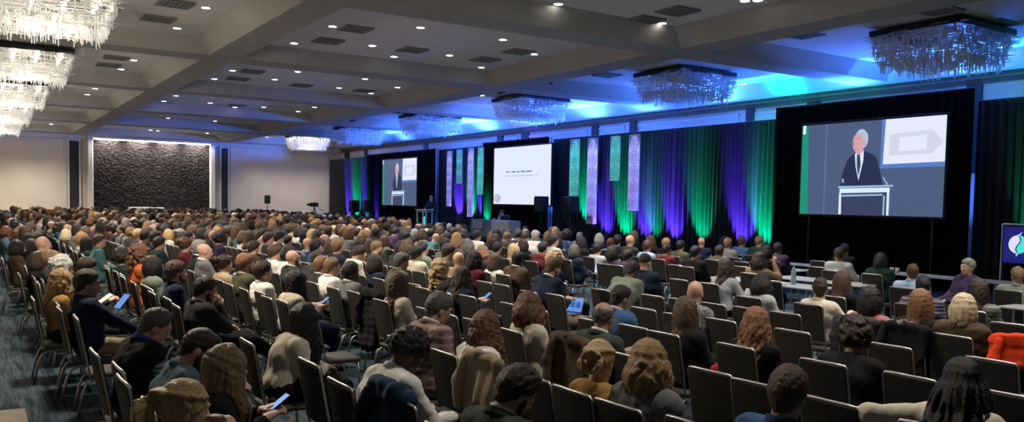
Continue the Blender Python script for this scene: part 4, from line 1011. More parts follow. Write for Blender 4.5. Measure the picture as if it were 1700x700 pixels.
        if style == 'longwavy': locks(44, .40, .018, .008, .018, 11, spread=.04, k=.008, azmax=128); locks(26, .33, .018, .009, .014, 9, azmax=90, spread=.025, k=.008)
        if style == 'bob': locks(46, .15, .018, .011, .004, 3, spread=.010, k=.010, azmax=128); locks(24, .14, .019, .013, .004, 3, azmax=95, k=.010)
        if style == 'wavybob': locks(46, .19, .019, .009, .016, 9, spread=.04, k=.008, azmax=128); locks(26, .18, .019, .010, .013, 8, azmax=95, spread=.03, k=.008)
        if style == 'locs': locks(40, .42, .0115, .009, .012, 6, spread=.05, th0=8, k=.003, azmax=150); locks(30, .38, .0115, .009, .012, 6, spread=.08, azmax=120, k=.003)
    elif style in ('bun', 'updo', 'pony'):
        shell(.010); keep(line(-.03, -.72))
        for i in range(40):
            az = rad(-150+300*i/40); P = [H(*dome(az, rad(a), 1.04)) for a in (70, 85)]
            tgt = H(0, .125, .02 if style == 'updo' else (.055 if style == 'bun' else .02)); F.chain([P[0], (P[0]+tgt)/2+R @ np.array([0, .02, .015]), tgt], [.014, .014, .012], .006)
        if style == 'bun': F.ell(H(0, .135, .07), (.042, .04, .042), .01, R)
        if style == 'updo':
            for i in range(26):
                a = r.uniform(0, 6.28); p = np.array([.055*math.cos(a), .105+r.uniform(0, .03), .0+.055*math.sin(a)]); q = p+np.array([-math.sin(a)*.035, .012, math.cos(a)*.03])
                F.cap(H(*p), H(*q), .017, .012, .006)
        if style == 'pony':
            F.ell(H(0, .125, .02), (.024, .024, .024), .008)
            for i in range(14): 
                o = r.normal(size=3)*.012; F.chain([H(0, .13, .02)+o, H(0, .175, -.02)+o*1.5, H(0, .18, -.09)+o*2, H(0, .165, -.20)+o], [.013, .016, .013, .004], .006)
    elif style == 'cap':
        shell(.012); keep(line(.03, -.35)); F.ell(H(0, -.12, .055), (.062, .055, .009), .012, R)
    if style not in ('cap', 'locs'): F.noise(.0022, 150, seed, 6)
    return F.mesh('hair' if style != 'cap' else 'cap', m)
EYEW = mat('eye_white', (.75, .73, .70), .2, c2=(.78, .76, .73)); EYED = mat('eye_dark', (.02, .014, .010), .15, c2=(.03, .02, .015))
def eye_parts(s, root, hairm):
    for sd in (1, -1):
        c = s.H(sd*.029, -.083, .006)
        b = MB(); b.lathe([(.0105*math.sin(a), -.0105*math.cos(a)) for a in np.linspace(.15, 2.99, 8)], 10, tuple(c)); eb = b.build('eye', EYEW, root, True)
        c2 = s.H(sd*.029, -.0925, .006); b = MB(); b.lathe([(.005*math.sin(a), -.005*math.cos(a)) for a in np.linspace(.15, 2.99, 6)], 8, tuple(c2)); b.build('iris', EYED, root, True)
        b = MB(); b.tube([s.H(sd*.014, -.092, .030), s.H(sd*.03, -.089, .036), s.H(sd*.046, -.076, .030)], [.003, .0045, .0025], 6); b.build('eyebrow', hairm, root, True)
def beard_mesh(s, h, m):
    F = Field(s.Hc-.17, s.Hc+.12, h)
    F.cap(s.H(0, -.035, -.068), s.H(0, -.070, -.097), .048, .028, .02)
    for sd in (1, -1): F.cap(s.H(sd*.058, -.015, -.03), s.H(sd*.045, -.03, -.075), .020, .022, .015); F.cap(s.H(sd*.045, -.03, -.075), s.H(sd*.015, -.075, -.097), .022, .02, .015)
    F.cap(s.H(-.02, -.095, -.050), s.H(.02, -.095, -.050), .007, k=.01)
    F.cut_fn(lambda X, Y, Z: (lambda c: np.sqrt((X-c[0])**2+(Y-c[1])**2+(Z-c[2])**2)-.024)(s.H(0, -.098, -.066)), s.H(0, -.098, -.066), .04, .005)
    F.noise(.002, 160, 3, 5); return F.mesh('beard', m)
def glasses(s, root):
    b = MB()
    for sd in (1, -1):
        b.tube([s.H(sd*.031+.021*math.cos(a), -.106, .004+.017*math.sin(a)) for a in np.linspace(0, 2*math.pi, 15)], .0022, 5, False); b.tube([s.H(sd*.052, -.104, .010), s.H(sd*.078, -.03, .012), s.H(sd*.078, .02, .004)], .0022, 5)
    b.tube([s.H(-.010, -.107, .008), s.H(.010, -.107, .008)], .0022, 5); b.build('glasses', DARKMET, root)
PSCALE = (1.10, 1.10, 1.03)
def warp_head(s, me):
    """a slightly larger head, blended in at the neck"""
    n = len(me.vertices)
    if not n: return
    v = np.empty(n*3, f4); me.vertices.foreach_get('co', v); v = v.reshape(-1, 3); A = s.neck_top
    l = (v-s.Hc) @ s.R; t = np.clip((l[:, 2]+.15)/.09, 0, 1); t = t*t*(3-2*t); near = np.clip((.34-np.linalg.norm(l*[1, 1, .7], axis=1))/.1, 0, 1); t = (t*near)[:, None]
    d = (v-A) @ s.R; d = d*(1+t*np.array([.0, .05, .07])); v2 = A+d @ s.R.T
    me.vertices.foreach_set('co', v2.astype(f4).ravel()); me.update()
# ------------------------------------------------------------------ seating plan
def rowy(k, u): return -(0.85+k*(1.09+.04*min(1.5, max(0, (9-u)/3)))+.03*max(0, 7-u))
# (picture x, picture y of the head top, row from the back or None, hair style, hair colour, top, top colour, short description, options)
PEOPLE = [
 (305, 652, None, 'pony', 'blonde', 'sweater', 'light grey', 'person with streaked blonde ponytail eating with a napkin', dict(z=1.17, f=1, arms='eat', hy=8, hp=14, lean=6, nm='blonde streaked')),
 (375, 592, 0, 'long', 'light brown', 'sweater', 'black', 'person with long light brown hair, khaki trousers and phone', dict(f=1, arms='phone', hp=24, lean=8, tr='khaki', hy=-4, item='phone')),
 (330, 545, 0, 'buzz', 'dark brown', 'fleece', 'steel blue', 'bearded person in steel blue fleece looking down', dict(beard=1, hp=34, lean=10, arms='phone', hy=-8)),
 (258, 512, 0, 'receding', 'dark grey', 'vest', 'black', 'person in black vest with checked sleeves and blue lanyard', dict(hp=32, lean=6, lanyard='royal blue', sleeve='check', arms='phone', hy=-6)),
 (340, 460, 1, 'short', 'dark brown', 'blazer', 'charcoal', 'bearded person in charcoal blazer with hand on chin', dict(beard=1, arms='chin', legs='out', hp=18, lean=-6, tr='black', hy=4, full=1)),
 (145, 447, 0, 'parted', 'dark brown', 'jacket', 'navy', 'person in navy jacket and khaki trousers in last row', dict(tr='khaki', hp=4, lean=-6, arms='knees', full=1, hy=-4)),
 (105, 447, None, 'longwavy', 'golden', 'sweater', 'mustard', 'person with long wavy blonde hair and mustard top', dict(z=1.25, f=1, hp=8, arms='phone', item='paper', hy=-10)),
 (103, 426, 0, 'curly', 'silver', 'sweater', 'grey', 'person with curly silver hair and glasses', dict(glasses=1, f=1, hp=10, hy=-5)),
 (65, 418, None, 'bob', 'dark brown', 'jacket', 'black', 'person in black jacket holding up a red phone', dict(z=1.25, f=1, arms='raise', item='redphone')),
 (85, 415, 0, 'short', 'light brown', 'sweater', 'charcoal', 'person with short light brown hair in charcoal sweater', {}),
 (30, 398, None, 'bob', 'black', 'jacket', 'brown', 'person with round dark bob in brown jacket at left edge', dict(z=1.27, f=1)),
 (55, 400, 0, 'bob', 'dark brown', 'sweater', 'charcoal', 'person with smooth dark brown bob beside a bald head', dict(f=1)),
 (72, 392, 0, 'bald', 'brown', 'shirt', 'maroon', 'bald person in maroon shirt in the last row', {}),
 (12, 377, None, 'curly', 'auburn', 'sweater', 'steel blue', 'person with big auburn curls at left edge', dict(z=1.3, f=1)),
 (165, 389, 1, 'buzz', 'brown', 'shirt', 'teal', 'person in teal shirt with cropped hair', dict(hp=0, lean=-4, full=1)),
 (112, 381, 1, 'bob', 'platinum', 'jacket', 'charcoal', 'person with pale blonde bob and orange lanyard', dict(f=1, lanyard='orange')),
 (138, 385, 1, 'bob', 'golden', 'sweater', 'white', 'golden haired person in white top behind teal shirt', dict(f=1)),
 (147, 396, 1, 'long', 'black', 'sweater', 'dark green', 'person with black hair in dark green top', dict(f=1)),
 (205, 412, 1, 'curly', 'dark brown', 'sweater', 'dark green', 'person with dark brown curls in dark green sweater', dict(f=1)),
 (235, 407, 1, 'curlylong', 'auburn', 'coat', 'orange', 'person with auburn curls in orange coat', dict(f=1)),
 (257, 425, 1, 'bob', 'black', 'coat', 'sage', 'person in grey green coat with red scarf end', dict(f=1, lanyard='red')),
 (293, 432, 1, 'crop', 'brown', 'shirt', 'navy', 'bearded person in navy shirt, first of second last row', dict(beard=1, hp=2, full=1)),
 (332, 397, 2, 'short', 'grey', 'blazer', 'black', 'grey haired person in black blazer beside bald grey blazer', dict(hp=0)),
 (340, 404, 2, 'bald', 'grey', 'blazer', 'grey', 'bald person in light grey blazer', dict(hp=4)),
 (373, 424, 2, 'bun', 'dark brown', 'sweater', 'beige', 'person with dark bun and beige top', dict(f=1, hp=0)),
 (408, 420, 2, 'crop', 'ginger', 'blazer', 'olive', 'ginger haired person in olive blazer', dict(hp=2, beard=1)),
 (438, 432, 2, 'short', 'dark brown', 'shirt', 'white', 'dark haired person in white shirt beside olive blazer', dict(hp=0)),
 (243, 381, 2, 'short', 'black', 'blazer', 'black', 'black haired person in black blazer far left middle', {}),
 (265, 392, 2, 'short', 'dark brown', 'blazer', 'dark green', 'person in dark green suit with white collar', {}),
 (282, 380, 3, 'bob', 'blonde', 'sweater', 'cream', 'blonde person in cream top behind green suit', dict(f=1)),
 (493, 452, 2, 'long', 'black', 'sweater', 'cream', 'person with long black hair and red lanyard on cream plaid', dict(f=1, hp=20, lean=2, lanyard='red', arms='phone', item='phone', hy=4, tr='navy')),
 (505, 518, 1, 'long', 'black', 'sweater', 'cream', 'person with black hair bent forward in cream sweater', dict(f=1, hp=30, lean=14, hy=10)),
 (487, 415, 3, 'bald', 'brown', 'blazer', 'charcoal', 'bald bearded person in charcoal suit', dict(beard=1, hp=2)),
 (535, 424, 3, 'short', 'ginger', 'blazer', 'charcoal', 'person with short ginger hair in charcoal suit', {}),
 (552, 428, 3, 'receding', 'light brown', 'shirt', 'white', 'person with thinning hair in white shirt', {}),
 (583, 433, 3, 'short', 'black', 'blazer', 'grey', 'black haired person in grey blazer', dict(sk='d')),
 (625, 422, 4, 'bob', 'dark brown', 'blazer', 'navy', 'person with dark bob in navy blazer, face in profile', dict(f=1, hp=0, hy=2, tr='cream', full=1)),
 (667, 418, 4, 'short', 'dark grey', 'jacket', 'olive', 'person with dark grey hair in olive jacket', dict(hp=12, lean=4)),
 (703, 401, 6, 'short', 'dark brown', 'fleece', 'sage', 'bearded person in sage quarter zip sweater', dict(beard=1, hp=0)),
 (732, 432, 4, 'curlylong', 'blonde', 'sweater', 'charcoal', 'person with long curly blonde hair', dict(f=1, hy=25, hp=4)),
 (768, 443, 4, 'longwavy', 'dark brown', 'sweater', 'navy', 'person with long dark brown hair holding a phone low', dict(f=1, hp=14, arms='phone', item='phone', hy=20)),
 (662, 452, 3, 'long', 'brown', 'sweater', 'cream', 'person with long straight brown hair and cream jacket', dict(f=1, hy=22, hp=4)),
 (728, 484, 2, 'short', 'dark grey', 'blazer', 'plaid', 'grey haired person in plaid blazer with glasses', dict(glasses=1, hp=24, lean=2, hy=0)),
 (677, 547, 1, 'afro', 'black', 'shirt', 'white', 'person with short black curls in white shirt', dict(sk='d', hp=34, lean=12, arms='knees', hy=-8, tr='blue', full=1)),
 (808, 527, 2, 'longwavy', 'auburn', 'sweater', 'white', 'person with long auburn waves and white top', dict(f=1, hp=22, lean=4, hy=0)),
 (857, 603, 1, 'crop', 'dark brown', 'blazer', 'slate green', 'bearded person in dark green blazer looking down', dict(beard=1, hp=32, lean=8, hy=-2, arms='phone', full=1)),
 (882, 485, 3, 'wavybob', 'auburn', 'shirt', 'cream', 'person with auburn bob in cream shirt', dict(f=1, hp=8, hy=8)),
 (918, 427, 5, 'short', 'brown', 'blazer', 'navy', 'bearded person in navy suit with laptop', dict(beard=1, hp=26, lean=2, arms='phone', tr='khaki', hy=8, item='laptop')),
 (1003, 502, 3, 'ring', 'dark grey', 'blazer', 'slate green', 'bald person in green blazer with white collar', dict(hp=16, lean=2, hy=18, arms='phone', item='phone')),
 (997, 566, 2, 'updo', 'blonde', 'sweater', 'mustard', 'person with blonde updo in mustard cardigan', dict(f=1, hp=10, hy=30)),
 (1078, 565, 2, 'wavybob', 'golden', 'blazer0', 'grey', 'person with wavy golden brown bob in grey blazer', dict(f=1, hp=8, hy=34)),
 (1030, 474, 4, 'buzz', 'black', 'blazer', 'blue', 'person with shaved sides in blue blazer', dict(hp=18, lean=2, hy=2)),
 (1050, 434, 6, 'receding', 'black', 'sweater', 'sage', 'person in sage sweater bent over the lap', dict(sk='d', hp=34, lean=22, hy=10, arms='phone')),
 (1072, 420, 7, 'cap', 'black', 'coat', 'navy', 'person in dark cap and navy coat', dict(hp=10, hcc='charcoal')),
 (1155, 466, 5, 'bald', 'brown', 'shirt', 'print', 'bald person in patterned shirt', dict(hp=6, hy=34)),
 (1140, 497, 4, 'long', 'brown', 'sweater', 'black', 'person with long brown hair in black with denim sleeve', dict(f=1, hp=10, hy=24)),
 (1255, 514, 4, 'longwavy', 'ginger', 'sweater', 'black', 'person with long wavy ginger hair', dict(f=1, hp=4, hy=36)),
 (1310, 607, 2, 'parted', 'brown', 'shirt', 'blue', 'person with neat brown hair in blue shirt', dict(hp=12, hy=16)),
 (1420, 541, 4, 'curly', 'dark brown', 'sweater', 'black', 'person with dark curly hair in black sweater', dict(hp=24, lean=10, hy=26, sk='m')),
 (1600, 592, 3, 'locs', 'black', 'sweater', 'cream', 'person with long black locs, arm over next chair', dict(f=1, sk='d', arms='overL', hp=4, hy=28)),
 (1445, 476, 6, 'bob', 'black', 'sweater', 'pink', 'person with black bob in pink sweater', dict(f=1, hp=4, hy=40)),
 (1530, 481, 6, 'long', 'ginger', 'sweater', 'black', 'person with straight strawberry blonde hair in black', dict(f=1, hp=12, hy=20)),
 (1600, 488, 6, 'bob', 'platinum', 'fur', 'brown', 'person with platinum bob in brown fur collar coat', dict(f=1, hp=8, hy=40)),
 (1625, 463, 8, 'long', 'dark brown', 'sweater', 'stripe', 'person with long dark hair in striped cardigan', dict(f=1, hp=6, hy=36)),
 (1362, 460, 7, 'short', 'dark brown', 'shirt', 'cream', 'person with short dark hair in cream shirt at table', dict(hp=4, hy=38, arms='table')),
 (1398, 450, 8, 'long', 'brown', 'sweater', 'black', 'person with highlighted brown hair in black at table', dict(f=1, hp=8, hy=34)),
 (1265, 457, 7, 'wavybob', 'black', 'sweater', 'light grey', 'person with black hair in pale grey sweater', dict(f=1, hp=16, hy=36)),
 (1207, 430, 8, 'longwavy', 'dark brown', 'sweater', 'light grey', 'dark haired person in light blue grey sweater reaching forward', dict(f=1, hp=10, lean=8, arms='table', hy=34)),
 (1260, 418, 10, 'wavybob', 'dark brown', 'sweater', 'tan', 'person with dark curls in tan sweater raising a hand', dict(f=1, arms='raise', hy=34)),
 (1292, 402, 13, 'short', 'black', 'jacket', 'purple', 'dark haired person in purple jacket near black drape', dict(hy=20)),
 (1273, 407, 12, 'bob', 'black', 'jacket', 'black', 'person with black bob behind the raised hand', dict(f=1)),
 (1393, 410, 12, 'short', 'dark brown', 'shirt', 'light grey', 'person in pale striped shirt facing right screen', dict(hy=34, arms='table')),
 (1403, 404, 14, 'short', 'black', 'jacket', 'black', 'person in black just beyond the pale striped shirt', {}),
 (1463, 420, 12, 'bob', 'black', 'jacket', 'dark green', 'green lit person in dark under the right screen', {}),
 (1515, 438, 10, 'buzz', 'brown', 'shirt', 'light blue', 'person with cropped brown hair in light blue shirt', dict(hy=36)),
 (1533, 458, 8, 'receding', 'black', 'sweater', 'stripe2', 'person with black hair in purple striped sweater', dict(hy=36)),
 (1607, 428, 11, 'short', 'grey', 'jacket', 'purple', 'grey haired person in purple jacket turned to camera', dict(body=150, hy=15, z=1.36, stand=0)),
 (1690, 442, 11, 'short', 'light brown', 'jacket', 'sage', 'person in sage jacket below the logo sign', dict(hy=36)),
 (1165, 394, 13, 'bald', 'brown', 'vest', 'navy', 'bald person in navy vest and light blue shirt', dict(hy=30, sleeve='light blue')),
 (1195, 406, 12, 'short', 'dark brown', 'jacket', 'olive', 'person with dark hair in olive jacket by drapes', {}),
 (1130, 398, 12, 'short', 'black', 'jacket', 'olive', 'black haired person in olive jacket left of navy vest', {}),
 (1155, 407, 10, 'short', 'black', 'jacket', 'black', 'black haired person in black below the navy vest', {}),
 (1107, 405, 11, 'receding', 'black', 'sweater', 'maroon', 'person with thinning black hair in maroon', {}),
 (1075, 398, 11, 'parted', 'brown', 'shirt', 'light blue', 'brown haired person in pale shirt before green drape', {}),
 (1042, 414, 9, 'short', 'black', 'jacket', 'purple', 'black haired person in dark purple jacket', dict(hp=10)),
 (1018, 408, 9, 'bob', 'black', 'sweater', 'charcoal', 'person with glossy black bob beside purple jacket', dict(f=1)),
 (1014, 398, 12, 'short', 'auburn', 'jacket', 'steel blue', 'auburn haired person below the short teal banner', {}),
 (993, 404, 10, 'short', 'black', 'sweater', 'light grey', 'dark haired person in pale sweater beside white laptop', {}),
 (963, 385, 13, 'short', 'grey', 'jacket', 'sage', 'grey haired person in sage jacket below longest banner', {}),
 (955, 405, 9, 'bob', 'dark grey', 'jacket', 'navy', 'person with grey brown bob in navy jacket', dict(f=1)),
 (927, 395, 10, 'bob', 'black', 'sweater', 'maroon', 'black haired person in maroon below loudspeaker', dict(f=1)),
 (910, 384, 12, 'long', 'light brown', 'sweater', 'charcoal', 'person with long light brown hair below equipment table', dict(f=1)),
 (887, 383, 12, 'short', 'dark brown', 'shirt', 'tan', 'dark haired person in tan shirt', {}),
 (872, 375, 13, 'short', 'black', 'shirt', 'light blue', 'person in pale cyan lit shirt near the head table', {}),
 (870, 397, 9, 'bob', 'dark brown', 'sweater', 'black', 'person with dark bob behind the tan shirt', dict(f=1)),
 (855, 410, 8, 'long', 'blonde', 'sweater', 'charcoal', 'long blonde hair beside the brown blazer', dict(f=1)),
 (860, 417, 6, 'buzz', 'black', 'blazer', 'brown', 'person with shaved black hair in brown blazer', dict(sk='d', hp=6)),
 (823, 428, 6, 'bob', 'brown', 'sweater', 'white', 'person with brown bob in white top', dict(f=1)),
 (803, 422, 7, 'wavybob', 'ginger', 'sweater', 'charcoal', 'person with ginger bob left of the white top', dict(f=1)),
 (826, 401, 8, 'short', 'black', 'blazer', 'black', 'black haired person in black blazer, pale collar', {}),
 (818, 384, 11, 'bob', 'auburn', 'shirt', 'white', 'person with auburn bob in white shirt below head table', dict(f=1)),
 (834, 381, 12, 'curly', 'brown', 'sweater', 'charcoal', 'person with big brown curls below the white head table', dict(f=1)),
 (793, 385, 10, 'short', 'dark brown', 'shirt', 'white', 'dark haired person in white shirt below head table', {}),
 (765, 386, 9, 'short', 'black', 'shirt', 'royal blue', 'person in vivid blue shirt', {}),
 (730, 381, 10, 'short', 'dark brown', 'shirt', 'sage', 'dark haired person in sage shirt left of vivid blue', {}),
 (747, 378, 11, 'bald', 'brown', 'jacket', 'navy', 'bald person in navy jacket before purple drape', {}),
 (765, 414, 6, 'long', 'dark brown', 'sweater', 'maroon', 'person with dark hair in maroon above blonde curls', dict(f=1)),
 (742, 398, 7, 'long', 'black', 'sweater', 'black', 'person with long black hair right of sage quarter zip', dict(f=1)),
 (640, 392, 7, 'long', 'auburn', 'sweater', 'sage', 'person with long auburn hair in sage cardigan', dict(f=1)),
 (622, 384, 8, 'short', 'dark brown', 'shirt', 'light grey', 'dark haired person in pale grey shirt mid left', {}),
 (613, 396, 6, 'long', 'brown', 'sweater', 'black', 'person with long brown hair in black mid left', dict(f=1)),
 (455, 388, 6, 'short', 'dark brown', 'blazer', 'purple', 'dark haired person in purple suit, pink shirt', dict(collar='pink')),
 (478, 394, 5, 'short', 'black', 'blazer', 'navy', 'black haired person in navy blazer left of bald head', {}),
 (512, 397, 5, 'bald', 'brown', 'shirt', 'check', 'bald person in checked shirt', {}),
 (556, 391, 6, 'short', 'silver', 'sweater', 'red', 'silver haired person in bright red', {}),
 (432, 390, 5, 'short', 'dark brown', 'blazer', 'navy', 'person in navy suit with pink shirt collar', dict(collar='pink')),
 (470, 367, 11, 'receding', 'grey', 'shirt', 'cream', 'person with thinning grey hair in cream far middle', {}),
]
EMPTY = [(1111, 556), (1173, 566), (1197, 530), (1183, 614), (1242, 580), (1251, 635), (1302, 519), (1313, 548.5), (1321, 591.5), (1371, 666), (1379, 557), (1475, 573), (1579, 555.5), (1552, 583), (1512, 623.5), (1652, 596), (1664, 651),
 (962, 571), (966, 652), (1044, 680), (895, 633), (1057, 543), (1027, 588), (731, 577), (779, 594), (675, 662), (720, 690), (857, 548), (775, 491), (516, 599), (553, 623.5), (484, 589), (190, 612), (243, 620), (259, 650),
 (127, 525), (117, 517), (102, 510), (87, 505), (60, 492), (175, 442), (187, 450), (199, 455), (210, 459), (222, 466), (232, 471), (242, 475), (252, 481), (272, 495), (290, 500), (100, 407), (112, 412), (122, 417), (132, 422), (140, 426),
 (357, 465), (375, 471), (387, 475), (405, 478), (425, 483), (440, 490), (457, 497), (521, 471), (537, 474), (557, 479), (585, 484), (692, 471), (704, 474), (811, 467), (840, 472), (873, 476), (907, 486), (610, 458), (638, 463),
 (1122, 464), (1180, 471), (1292, 465), (1394, 502.5), (1356, 443), (1356, 433), (1235, 434), (1452, 455), (1478, 507.5), (1692, 535), (1300, 433), (1215, 428), (1230, 442), (1130, 440), (620, 490)]
EMPTY = [(x, y, 'coat' if (x, y) == (620, 490) else None) for x, y in EMPTY]

# ---- chair
def chair_parts():
    w = .215; P = {}
    b = MB(); b.cbox((-w, -.24, .365), (w, .18, .42), .022); P['seat'] = b.mesh('seat', SEATFAB, True)
    b = MB(); rows = []
    def back(x, z, side):
        t = (z-.47)/.46; y = .185+.085*t+.012*math.cos(x/w*1.4)-.008
        return (x*(1-.02*t), y+(.017 if side else -.020), z)
    zs = [.49, .52, .6, .72, .84, .90, .925]; xs = [-w+.012, -w+.03, -.1, 0, .1, w-.03, w-.012]
    A = [[back(x, z, 1) for x in xs] for z in zs]; Bk = [[back(x, z, 0) for x in xs] for z in zs]
    b.grid(A); b.grid([r[::-1] for r in Bk])
    n = len(zs); m_ = len(xs)
    edge = [(0, j) for j in range(m_)]+[(i, m_-1) for i in range(1, n)]+[(n-1, j) for j in range(m_-2, -1, -1)]+[(i, 0) for i in range(n-2, 0, -1)]
    E1 = [A[i][j] for i, j in edge]; E2 = [Bk[i][j] for i, j in edge]; k = len(edge)
    b.add(E1+E2, [(i, i+k, (i+1) % k+k, (i+1) % k) for i in range(k)])
    P['backrest'] = b.mesh('backrest', CHAIRFAB)
    b = MB()
    path = [back(-w+.004, .37, 1)]+[back(-w+.004, z, 1) for z in (.55, .7, .85, .915)]+[back(-w+.02, .936, 1)]+[back(x, .940, 1) for x in (-.12, 0, .12)]+[back(w-.02, .936, 1)]+[back(w-.004, z, 1) for z in (.915, .85, .7, .55, .37)]
    path = [(x, y-.016, z) for x, y, z in path]
    b.tube(path, .0105, 7); P['back_frame'] = b.mesh('back_frame', METAL, True)
    def leg(pts, r=.0125):
        b = MB(); b.tube(pts, r, 8); return b.mesh('leg', METAL, True)
    P['leg'] = []
    for sx in (-w+.02, w-.02):
        P['leg'].append(leg([(sx, -.20, .365), (sx, -.215, .2), (sx, -.235, 0)]))
        P['leg'].append(leg([(sx, -.02, .36), (sx, .12, .355), (sx, .19, .32), (sx, .225, .24), (sx, .27, .0)]))
    b = MB(); b.tube([(-w+.02, -.205, .35), (w-.02, -.205, .35)], .010, 6); b.tube([(-w+.02, .12, .35), (w-.02, .12, .35)], .010, 6); P['seat_rail'] = b.mesh('seat_rail', METAL, True)
    b = MB(); b.grid(A); b.grid([r[::-1] for r in Bk]); b.add(E1+E2, [(i, i+k, (i+1) % k+k, (i+1) % k) for i in range(k)]); P['far'] = b
    return P
CH = chair_parts()
def make_chair(loc, rz, label, level):
    t = thing('banquet_chair', label, 'chair', loc, rz, group='padded banquet chairs')
    st = link('seat', CH['seat'], t); bk = link('backrest', CH['backrest'], t); link('back_frame', CH['back_frame'], bk)
    for l in CH['leg']: link('leg', l, t)
    if level > 0: link('seat_rail', CH['seat_rail'], st)
    return t
# ---- clothes with a pattern
def plaid(name, base, l1, l2, sc=42):
    m = bpy.data.materials.new(name); m.use_nodes = True; nt = m.node_tree; b = nt.nodes['Principled BSDF']; b.inputs['Roughness'].default_value = .9
    tc = nt.nodes.new('ShaderNodeTexCoord'); col = None
    for i, d in enumerate(('X', 'Z')):
        w = nt.nodes.new('ShaderNodeTexWave'); w.wave_type = 'BANDS'; w.bands_direction = d; w.inputs['Scale'].default_value = sc/10; w.inputs['Distortion'].default_value = .6
        nt.links.new(tc.outputs['Object'], w.inputs['Vector']); r = _ramp(nt, (0, 0, 0), (1, 1, 1), .55, .8); nt.links.new(w.outputs['Fac'], r.inputs[0])
        mx = nt.nodes.new('ShaderNodeMix'); mx.data_type = 'RGBA'; nt.links.new(r.outputs[0], mx.inputs[0]); mx.inputs[7].default_value = (*(l1 if i else l2), 1)
        if col is None: mx.inputs[6].default_value = (*base, 1)
        else: nt.links.new(col, mx.inputs[6])
        col = mx.outputs[2]
    nt.links.new(col, b.inputs['Base Color']); return m
PAT = {'plaid': plaid('plaid_wool', (.24, .155, .14), (.36, .26, .235), (.13, .08, .085), 45), 'check': plaid('checked_cotton', (.10, .12, .17), (.36, .38, .42), (.05, .06, .10), 90),
       'print': mat('printed_cotton', (.03, .035, .05), .9, c2=(.40, .40, .40), scale=(75, 75, 75), p1=.46, p2=.54, detail=1),
       'stripe': plaid('striped_knit', (.10, .105, .09), (.19, .19, .165), (.10, .105, .09), 70), 'stripe2': plaid('purple_striped_knit', (.04, .03, .06), (.22, .20, .26), (.04, .03, .06), 70)}
def topmat(n): return PAT.get(n) or TM(n)
SCREENGLOW = emis('phone_screen', srgb(90, 140, 215), 1.0); SCREENWHITE = emis('laptop_screen', srgb(190, 215, 240), 1.0)
PHONE_BODY = mat('phone_body', (.02, .02, .025), .3, c2=(.03, .03, .035)); PAPER = mat('paper_white', (.7, .69, .66), .8, c2=(.74, .73, .70)); LAPTOP = mat('laptop_shell', (.12, .13, .14), .35, .6, c2=(.16, .17, .18))
CHAIR_SITES = []   # dicts: k, u, y, rz, who
HEADS = []         # picture place of every built head
def solve_seat(x, y, k, sk, rot, z):
    """seat origin so that the head top appears at picture (x, y)"""
    off = rotz(rot) @ (np.array([sk.Hc[0], sk.Hc[1], 0])*1.10)
    if k is None:
        p = at_z(x, y, z); return np.array([p[0]-off[0], p[1]-off[1], 0]), z
    u = 8.0
    for _ in range(40):
        yy = rowy(k, u-off[0])-.27+off[1]; p = at_y(x, y, yy); u = .5*u+.5*max(.5, min(80, p[0]))
    return np.array([u-off[0], rowy(k, u-off[0])-.27, 0]), float(p[2])
def build_person(root, sk, hair, hcol, top, tcol, o, h, seed, sknkey):
    skin = SKIN[sknkey]; hm = HM(hcol) if hair != 'cap' else TM('charcoal'); near = h < .016
    link('body', body_mesh(sk, h if near else h*1.0, skin, near), root)
    if hair not in ('bald',): link('hair' if hair != 'cap' else 'cap', hair_mesh(sk, hair, h, hm, seed), root)
    tm = topmat(tcol); ht = h*1.35
    puff = {'coat': .016, 'fur': .02, 'jacket': .008, 'blazer': .006, 'blazer0': .008, 'fleece': .006}.get(top, 0)
    tname = {'blazer0': 'blazer', 'fur': 'coat'}.get(top, top)
    if top == 'vest':
        link('vest', top_mesh(sk, ht, tm, seed, .012, False, 'vest'), root)
        link('shirt_sleeves', sleeves_mesh(sk, ht, topmat(o.get('sleeve', 'white')), seed), root)
    else: link(tname, top_mesh(sk, ht, tm, seed, puff, True, tname, fold=.006 if top in ('coat', 'fur') else .0045), root)
    hc_ = max(h, .008)
    if near or h < .016:
        if top == 'blazer': link('shirt_collar', collar_mesh(sk, hc_, topmat(o.get('collar', 'white')), .010, .040, .062, 'shirt_collar'), root)['label'] = 'pale shirt collar'
        if top in ('blazer', 'blazer0', 'jacket', 'coat', 'fleece', 'vest'): link('collar', collar_mesh(sk, hc_, tm, .014, .018, .074), root)
        if top == 'fur': link('fur_collar', collar_mesh(sk, hc_, mat('brown_fur', (.16, .12, .085), 1.0, c2=(.22, .17, .12), scale=(90, 90, 90), bump=.8), .030, .02, .088, 'fur_collar', True), root)
        if top == 'shirt': link('collar', collar_mesh(sk, hc_, tm, .011, .032, .065), root)
        if o.get('lanyard'): link('lanyard', collar_mesh(sk, hc_, TM(o['lanyard']), .0085, .045, .070, 'lanyard'), root)
        if o.get('beard'): link('beard', beard_mesh(sk, hc_, hm), root)
        if near: eye_parts(sk, root, hm)
        if o.get('glasses'): glasses(sk, root)
    if o.get('tr') or near:
        link('trousers', trousers_mesh(sk, h*1.5, TM(o.get('tr', 'black')), seed), root)
    for ch in list(root.children):
        if ch.type == 'MESH' and ch.name.split('.')[0] not in ('trousers', 'top') : warp_head(sk, ch.data)
    own = {c.name.split('.')[0]: c for c in root.children}
    for ch in list(root.children):
        n_ = ch.name.split('.')[0]
        if n_ in ('eye', 'iris', 'eyebrow', 'beard'): ch.parent = own['body']
        if n_ in ('collar', 'shirt_collar', 'fur_collar'): ch.parent = own.get('vest') or own.get(tname) or root
    if o.get('full') or o.get('tr'):
        for sd in (1, -1): link('shoe', SHOE_ME, root, sk.ank[sd]-np.array([0, 0, 0]))
